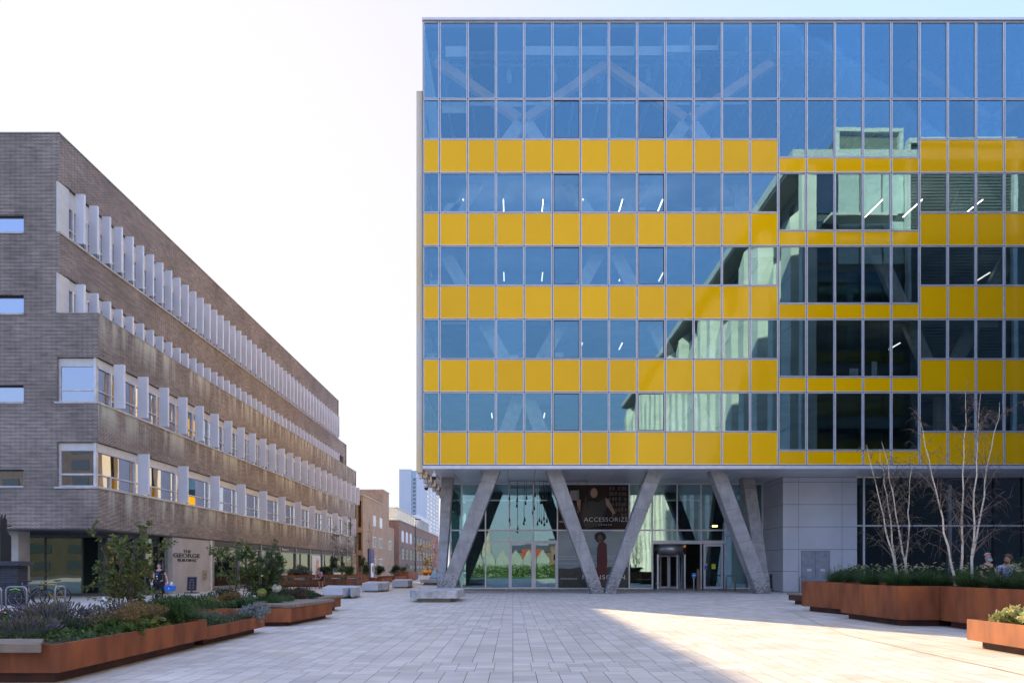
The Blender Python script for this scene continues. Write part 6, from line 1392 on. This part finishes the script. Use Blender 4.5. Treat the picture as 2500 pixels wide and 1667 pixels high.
def person(label, loc, rz, J, top, topmat, legmat, skin, hair, shoe, sleeve=.5, hairstyle='short', head_turn=0, extra_fn=None, hips=True, shorts=False, beard=None, bare_legs=False):
    """J: joint positions of the pose in local metres, facing -y"""
    t = thing('person', label, 'person', loc, rz)
    V = {k: Vector(v) for k, v in J.items() if k != 'curl'}
    hc = V['head']; nk = V['neck']
    N = {'pel': (V['pel'], (.135,.10)), 'waist': (V['pel'].lerp(V['chest'],.45), (.125,.09)), 'chest': (V['chest'], (.15,.105)), 'upch': (V['chest'].lerp(nk,.62), (.11,.085)), 'neck': (nk, .052),
         'jaw': (hc+Vector((0,-.01,-.075)), (.055,.062)), 'face': (hc+Vector((0,-.004,-.01)), (.074,.088)), 'crown': (hc+Vector((0,.008,.062)), (.066,.078)), 'top': (hc+Vector((0,.01,.10)), (.035,.045))}
    E = [('pel','waist'),('waist','chest'),('chest','upch'),('upch','neck'),('neck','jaw'),('jaw','face'),('face','crown'),('crown','top')]
    for s in 'LR':
        N['sh'+s] = (V['sh'+s], .058); N['el'+s] = (V['el'+s], .040); N['fa'+s] = (V['el'+s].lerp(V['wr'+s],.35), .038); N['wr'+s] = (V['wr'+s], (.027,.022))
        N['ua'+s] = (V['sh'+s].lerp(V['el'+s],.45), .048)
        E += [('upch','sh'+s),('sh'+s,'ua'+s),('ua'+s,'el'+s),('el'+s,'fa'+s),('fa'+s,'wr'+s)]
        d = V['wr'+s]-V['el'+s]; d = V.get('hd'+s, d); hand(N, E, V['wr'+s], 'wr'+s, d, 1 if s == 'L' else -1, J.get('curl',.6) if not isinstance(J.get('curl'), dict) else J['curl'][s])
        if hips:
            N['hp'+s] = (V['hp'+s], .088); N['th'+s] = (V['hp'+s].lerp(V['kn'+s],.5), .074); N['kn'+s] = (V['kn'+s], .054); N['cf'+s] = (V['kn'+s].lerp(V['an'+s],.35), .053); N['an'+s] = (V['an'+s], .036)
            f = Vector(V.get('toe'+s, V['an'+s]+Vector((0,-.17,-.05)))); N['hl'+s] = (V['an'+s]+Vector((0,.03,-.045)), .034); N['to'+s] = (f, (.036,.024))
            E += [('pel','hp'+s),('hp'+s,'th'+s),('th'+s,'kn'+s),('kn'+s,'cf'+s),('cf'+s,'an'+s),('an'+s,'hl'+s),('hl'+s,'to'+s)]
    body = skinned('body', N, E, skin, t, 2)
    M = Matrix.Translation(hc) @ Matrix.Rotation(head_turn,4,'Z')
    def hm(v): return M @ Vector(v)
    f = MB(); f.tube([hm((0,-.088,.012)),hm((0,-.112,-.022)),hm((0,-.088,-.03))],[.008,.014,.011],6); f.build('nose', skin, t)
    for s in (-1,1):
        f = MB(); f.ball(hm((.030*s,-.083,.012)), (.012,.007,.008), 8, 6); f.build('eye', pm('eye_dark', (0.03,0.02,0.02), .3), t)
        f = MB(); f.ball(hm((.078*s,.004,-.008)), (.012,.02,.03), 8, 6); f.build('ear', skin, t)
    f = MB(); f.ball(hm((0,-.080,-.058)), (.024,.010,.006), 8, 6); f.build('mouth', pm('lip_tone', (0.28,0.10,0.08), .5), t)
    if hair:
        h = MB(); rnd = random.Random(len(label)); 
        nu, nv = 18, 9; o_ = len(h.v)
        for j in range(nv+1):
            th = math.pi*.56*j/nv
            for i in range(nu):
                a = 2*math.pi*i/nu; fr = max(0, -math.sin(a)); th2 = th*(1-.42*fr) if hairstyle != 'bald' else th*(.5-.3*fr)+.25
                k = 1+rnd.uniform(-.02,.03); h.v.append(tuple(hm((.094*k*math.sin(th2)*math.cos(a), .014+.108*k*math.sin(th2)*math.sin(a), .022+.135*k*math.cos(th2)))))
        for j in range(nv):
            for i in range(nu): h.f.append([o_+j*nu+i,o_+(j+1)*nu+i,o_+(j+1)*nu+(i+1)%nu,o_+j*nu+(i+1)%nu]); h.mi.append(0); h.smooth.append(True)
        ho = h.build('hair', hair, t); sd = ho.modifiers.new('Solid','SOLIDIFY'); sd.thickness = .012
    if beard: f = MB(); f.ball(hm((0,-.045,-.085)), (.058,.05,.045), 12, 8); f.build('beard', beard, t)
    # shirt grown round the same joints
    g = .018; T = {k: (N[k][0], tuple(x+g for x in (N[k][1] if isinstance(N[k][1],tuple) else (N[k][1],)*2))) for k in ('waist','chest','upch')}
    T = {'waist0': (V['pel']+Vector((0,0,-.05)), (.158,.128)), **T, 'coll': (V['chest'].lerp(nk,.86), (.075,.07))}
    TE = [('waist0','waist'),('waist','chest'),('chest','upch'),('upch','coll')]
    for s in 'LR':
        e = V['sh'+s].lerp(V['el'+s], sleeve); T['s'+s] = (V['sh'+s], .075); T['e'+s] = (e, .062); TE += [('upch','s'+s),('s'+s,'e'+s)]
        if sleeve > 1: T['w'+s] = (V['el'+s].lerp(V['wr'+s], sleeve-1), .045); T['e'+s] = (V['el'+s], .056); TE.append(('e'+s,'w'+s))
    skinned(top, T, TE, topmat, t, 2)
    if hips:
        Q_ = {'p': (V['pel'], (.148,.115))}; QE = []
        for s in 'LR':
            Q_['h'+s] = (V['hp'+s], .102); Q_['t'+s] = (V['hp'+s].lerp(V['kn'+s],.5), .09); Q_['k'+s] = (V['kn'+s] if not shorts else V['hp'+s].lerp(V['kn'+s],.85), .073); QE += [('p','h'+s),('h'+s,'t'+s),('t'+s,'k'+s)]
            if not shorts: Q_['a'+s] = (V['kn'+s].lerp(V['an'+s],.93), .058); QE.append(('k'+s,'a'+s))
        skinned('trousers' if not shorts else 'shorts', Q_, QE, legmat, t, 2)
        for s in 'LR':
            f = Vector(V.get('toe'+s, V['an'+s]+Vector((0,-.17,-.05)))); hl = V['an'+s]+Vector((0,.04,-.05)); skinned('shoe', {'h': (hl,.045), 'm': (hl.lerp(f,.5)+Vector((0,0,.01)),(.048,.04)), 't': (f,(.046,.032))}, [('h','m'),('m','t')], shoe, t, 2)
    if extra_fn: extra_fn(t, V, hm)
    return t
SK1 = pm('skin_pale', (0.50,0.30,0.22), .5, 0, .05); SK2 = pm('skin_brown', (0.23,0.12,0.075), .5, 0, .05); SKP = pm('skin_pink', (0.55,0.31,0.25), .5, 0, .05)
HB = pm('hair_dark', (0.025,0.018,0.014), .7); HG = pm('hair_grey', (0.45,0.43,0.41), .7); HBR = pm('hair_brown', (0.10,0.055,0.03), .7)
NAVY = pm('navy_cloth', (0.010,0.011,0.020), .9); SHOE = pm('shoe_black', (0.012,0.012,0.012), .5)
stand = dict(pel=(0,0,.92), chest=(0,0,1.22), neck=(0,0,1.45), head=(0,-.01,1.58))
# man walking with mop and blue tub
J = dict(stand, shL=(.19,0,1.38), elL=(.28,.03,1.13), wrL=(.36,-.04,.92), shR=(-.19,0,1.38), elR=(-.235,.02,1.12), wrR=(-.24,-.12,.90),
         hpL=(.09,0,.86), knL=(.12,-.10,.47), anL=(.13,.06,.10), toeL=(.13,-.08,.03), hpR=(-.09,0,.86), knR=(-.08,-.06,.47), anR=(-.07,-.12,.075), toeR=(-.08,-.30,.025), hdL=(.03,-.03,-1), hdR=(0,-.05,-1), curl=1.5)
def ex(t, V, hm):
    m_ = MB(); m_.tube([(-.075,-.10,1.42),(-.02,-.145,1.20)], .008, 4); m_.tube([(.075,-.10,1.42),(0.0,-.145,1.20)], .008, 4); m_.build('blue_lanyard', pm('lanyard_blue', (0.02,0.20,0.55), .6), t)
    m_ = MB(); m_.box(-.07,.0,-.155,-.148,1.13,1.17); m_.box(-.03,.005,-.16,-.152,1.03,1.07); m_.build('name_badge', WHITE, t)
    for s in 'LR': m_ = MB(); m_.ball(V['wr'+s]+Vector((0,-.01,-.07)), (.045,.035,.065), 10, 8); m_.build('work_glove', pm('glove_white', (0.62,0.62,0.60), .8), t)
PX, PY_ = wx(388.5,29.0), 29.0
person('man in a dark polo shirt and navy trousers carrying a mop and a blue tub', (PX,PY_,0), R(4), J, 'polo_shirt', NAVY, NAVY, SKP, HB, SHOE, .42, extra_fn=ex)
m_ = thing('mop', 'upright mop with a red clip held by the man in dark clothes', 'mop', (PX-.24,PY_-.16,0)); a = MB(); a.tube([(-.17,0,1.62),(.04,0,.42)], .013, 6); a.build('handle', STEEL, m_)
a = MB(); a.box(-.225,-.15,-.03,.03,1.36,1.72); a.build('red_clip', pm('clip_red', (0.5,0.03,0.02), .5), m_); a = MB(); a.box(-.02,.16,-.04,.04,.36,.42); a.tube([(.05,0,.4),(.09,0,.15),(.07,0,.1)], [.03,.05,.02], 8); a.build('mop_head', pm('mop_blue_grey', (0.15,0.16,0.25), .9), m_)
tb_ = thing('plastic_tub', 'bright blue plastic tub of cleaning cloths in the man\'s hand', 'tub', (PX+.50,PY_-.08,.52))
a = MB(); a.hexa([(-.17,-.11,0),(.17,-.11,0),(.17,.11,0),(-.17,.11,0)],[(-.21,-.14,.23),(.21,-.14,.23),(.21,.14,.23),(-.21,.14,.23)]); a.build('tub', pm('tub_blue', (0.01,0.16,0.62), .4), tb_, bevel=.015)
a = MB(); a.add([(-.02,-.137,.10),(.05,-.137,.10),(.015,-.139,.17)],[(0,1,2)]); a.build('printed_mark', WHITE, tb_); a = MB(); a.ball((.06,0,.30),(.055,.06,.10),10,8); a.build('spray_bottle', WHITE, tb_); a = MB(); a.ball((-.15,0,.29),(.04,.06,.08),10,8); a.build('pink_cloth', pm('cloth_pink', (0.70,0.22,0.33), .8), tb_)
# man with a cup
J = dict(stand, shL=(.19,0,1.38), elL=(.25,.02,1.12), wrL=(.22,-.16,.95), shR=(-.19,0,1.38), elR=(-.25,-.02,1.13), wrR=(-.22,-.26,1.08),
         hpL=(.09,0,.86), knL=(.10,-.03,.47), anL=(.10,0,.08), hpR=(-.09,0,.86), knR=(-.10,-.02,.47), anR=(-.11,0,.08), hdR=(.3,-.8,.15), curl=1.0)
CX_, CY_ = wx(656,31), 31.0
person('man in a grey-blue shirt holding a white cup behind the big shrub', (CX_,CY_,0), R(8), J, 'shirt', pm('shirt_blue_grey', (0.10,0.12,0.19), .8), NAVY, SK2, HB, SHOE, .9)
t = thing('paper_cup', 'white paper cup held by the man behind the big shrub', 'cup', (CX_-.18,CY_-.38,1.07)); a = MB(); a.lathe((0,0,0), [(.03,0),(.042,.12)], 14); a.build('cup', WHITE, t); a = MB(); a.lathe((0,0,.12), [(.045,0),(.045,.012),(.03,.02)], 14); a.build('lid', SHOE, t)
# woman bending over the table
J = dict(pel=(0,.18,.86), chest=(0,-.05,1.08), neck=(0,-.22,1.22), head=(-.02,-.34,1.31), shL=(.17,-.17,1.18), elL=(.22,-.22,.95), wrL=(.16,-.36,.80), shR=(-.17,-.17,1.18), elR=(-.23,-.25,.97), wrR=(-.18,-.42,.80),
         hpL=(.09,.18,.82), knL=(.10,.10,.45), anL=(.11,.16,.08), hpR=(-.09,.18,.82), knR=(-.11,.08,.45), anR=(-.13,.14,.08), curl=.7)
person('woman in a lilac top bending over a terrace table', (wx(779,49.1),49.4,0), R(-6), J, 'lilac_top', pm('lilac_cloth', (0.42,0.27,0.42), .8, 0, .35, 6), NAVY, SKP, HBR, pm('shoe_white', (0.7,0.7,0.7), .5), .45, shorts=True)
# two men beyond the right-hand planter
J = dict(stand, shL=(.19,0,1.38), elL=(.25,-.05,1.13), wrL=(.14,-.26,1.10), shR=(-.19,0,1.38), elR=(-.25,-.03,1.12), wrR=(-.16,-.24,1.02),
         hpL=(.09,0,.86), knL=(.10,-.03,.47), anL=(.10,0,.08), hpR=(-.09,0,.86), knR=(-.10,-.02,.47), anR=(-.11,0,.08), curl=1.0)
def mask(t, V, hm):
    a = MB(); a.ball(hm((0,-.062,-.048)), (.062,.046,.048), 14, 9); a.build('face_mask', pm('mask_blue', (0.22,0.62,0.80), .8), t)
    a = MB()
    for s in (-1,1): a.torus(hm((.032*s,-.092,.014)), .022, .003, 'y', 14, 4)
    a.tube([hm((-.01,-.094,.014)),hm((.01,-.094,.014))], .003, 4); a.build('glasses', SHOE, t)
MX = 18.3
person('bald older man in glasses and a pale blue face mask behind the right planter', (wx(2412,MX),MX,.18), R(10), J, 'black_top', NAVY, NAVY, SKP, HG, SHOE, .6, hairstyle='bald', extra_fn=mask)
t = thing('wine_glass', 'stemmed glass held up between the two men', 'glass', (wx(2432,17.9),17.9,1.30)); a = MB(); a.lathe((0,0,0), [(.03,0),(.006,.006),(.005,.06),(.02,.08),(.036,.12),(.034,.18)], 14); a.build('glass', pm('glass_grey', (0.42,0.42,0.50), .1, 0, trans=.3), t)
person('bearded man in a blue flowered shirt, head turned left, behind the right planter', (wx(2460,MX),MX,.15), R(-25), J, 'flowered_shirt', pm('flowered_cloth', (0.55,0.58,0.66), .8, 0, base2=(0.06,0.10,0.45), scale=26), NAVY, SK1, HBR, SHOE, .8, head_turn=R(-50), beard=HBR)
# ================================================================= CAMERA, LIGHT, SKY
cam = bpy.data.cameras.new('camera'); co = bpy.data.objects.new('camera', cam); col.objects.link(co)
cam.lens = 24; cam.sensor_width = 36; co.location = (0,0,EYE); co.rotation_euler = (R(90),0,0)
cam.shift_x = -(VX-1250)/2500; cam.shift_y = (VY-833.5)/2500; cam.clip_start = .05; cam.clip_end = 6000
scene.camera = co
EL, AZ = R(25.4), R(31.8)
SKA, SKB = 5.5, 4.9
w = bpy.data.worlds.new('World'); scene.world = w; w.use_nodes = True
nt = w.node_tree; bg = nt.nodes['Background']; sky = nt.nodes.new('ShaderNodeTexSky'); sky.sky_type = 'NISHITA'; sky.sun_disc = False
sky.sun_elevation = EL; sky.sun_rotation = -AZ; sky.altitude = 30; sky.air_density = 1.0; sky.dust_density = 1.4; sky.ozone_density = 1.5
# bright haze round the sun is kept within a believable range: radiance scaled by A/(1+B*luminance)
bwn = nt.nodes.new('ShaderNodeRGBToBW'); nt.links.new(sky.outputs[0], bwn.inputs[0])
ma1 = nt.nodes.new('ShaderNodeMath'); ma1.operation = 'MULTIPLY_ADD'; ma1.inputs[1].default_value = SKB; ma1.inputs[2].default_value = 1.0; nt.links.new(bwn.outputs[0], ma1.inputs[0])
ma2 = nt.nodes.new('ShaderNodeMath'); ma2.operation = 'DIVIDE'; ma2.inputs[0].default_value = SKA; nt.links.new(ma1.outputs[0], ma2.inputs[1])
vm = nt.nodes.new('ShaderNodeVectorMath'); vm.operation = 'SCALE'; vt = nt.nodes.new('ShaderNodeVectorMath'); vt.operation = 'MULTIPLY'; vt.inputs[1].default_value = (1.02,.93,1.03); nt.links.new(sky.outputs[0], vt.inputs[0])
wf = nt.nodes.new('ShaderNodeMapRange'); wf.inputs[1].default_value = 2.5; wf.inputs[2].default_value = 8.0; wf.inputs[4].default_value = .95; nt.links.new(bwn.outputs[0], wf.inputs[0])
wm = nt.nodes.new('ShaderNodeMix'); wm.data_type = 'RGBA'; nt.links.new(wf.outputs[0], wm.inputs[0]); nt.links.new(vt.outputs[0], wm.inputs[6]); nt.links.new(bwn.outputs[0], wm.inputs[7])   # the aureole is white
nt.links.new(wm.outputs[2], vm.inputs[0]); nt.links.new(ma2.outputs[0], vm.inputs['Scale'])
nt.links.new(vm.outputs[0], bg.inputs[0]); bg.inputs[1].default_value = 0.15
s = bpy.data.lights.new('sun', 'SUN'); so = bpy.data.objects.new('sun', s); col.objects.link(so)
s.energy = 2.0; s.angle = R(.53); s.color = (1.0,.78,.50)
d = Vector((-math.sin(AZ)*math.cos(EL), math.cos(AZ)*math.cos(EL), math.sin(EL)))
so.rotation_euler = (-d).to_track_quat('-Z','Y').to_euler(); so.location = (-40,60,60)
vs = scene.view_settings; vs.view_transform = 'Standard'; vs.look = 'None'; vs.exposure = 2.6; vs.gamma = 1; vs.use_curve_mapping = False
scene.render.engine = 'CYCLES'
scene.cycles.max_bounces = 8; scene.cycles.transparent_max_bounces = 16; scene.cycles.glossy_bounces = 4; scene.cycles.caustics_reflective = False; scene.cycles.caustics_refractive = False
for o in bpy.data.objects:
    if '_abs' in o: del o['_abs']
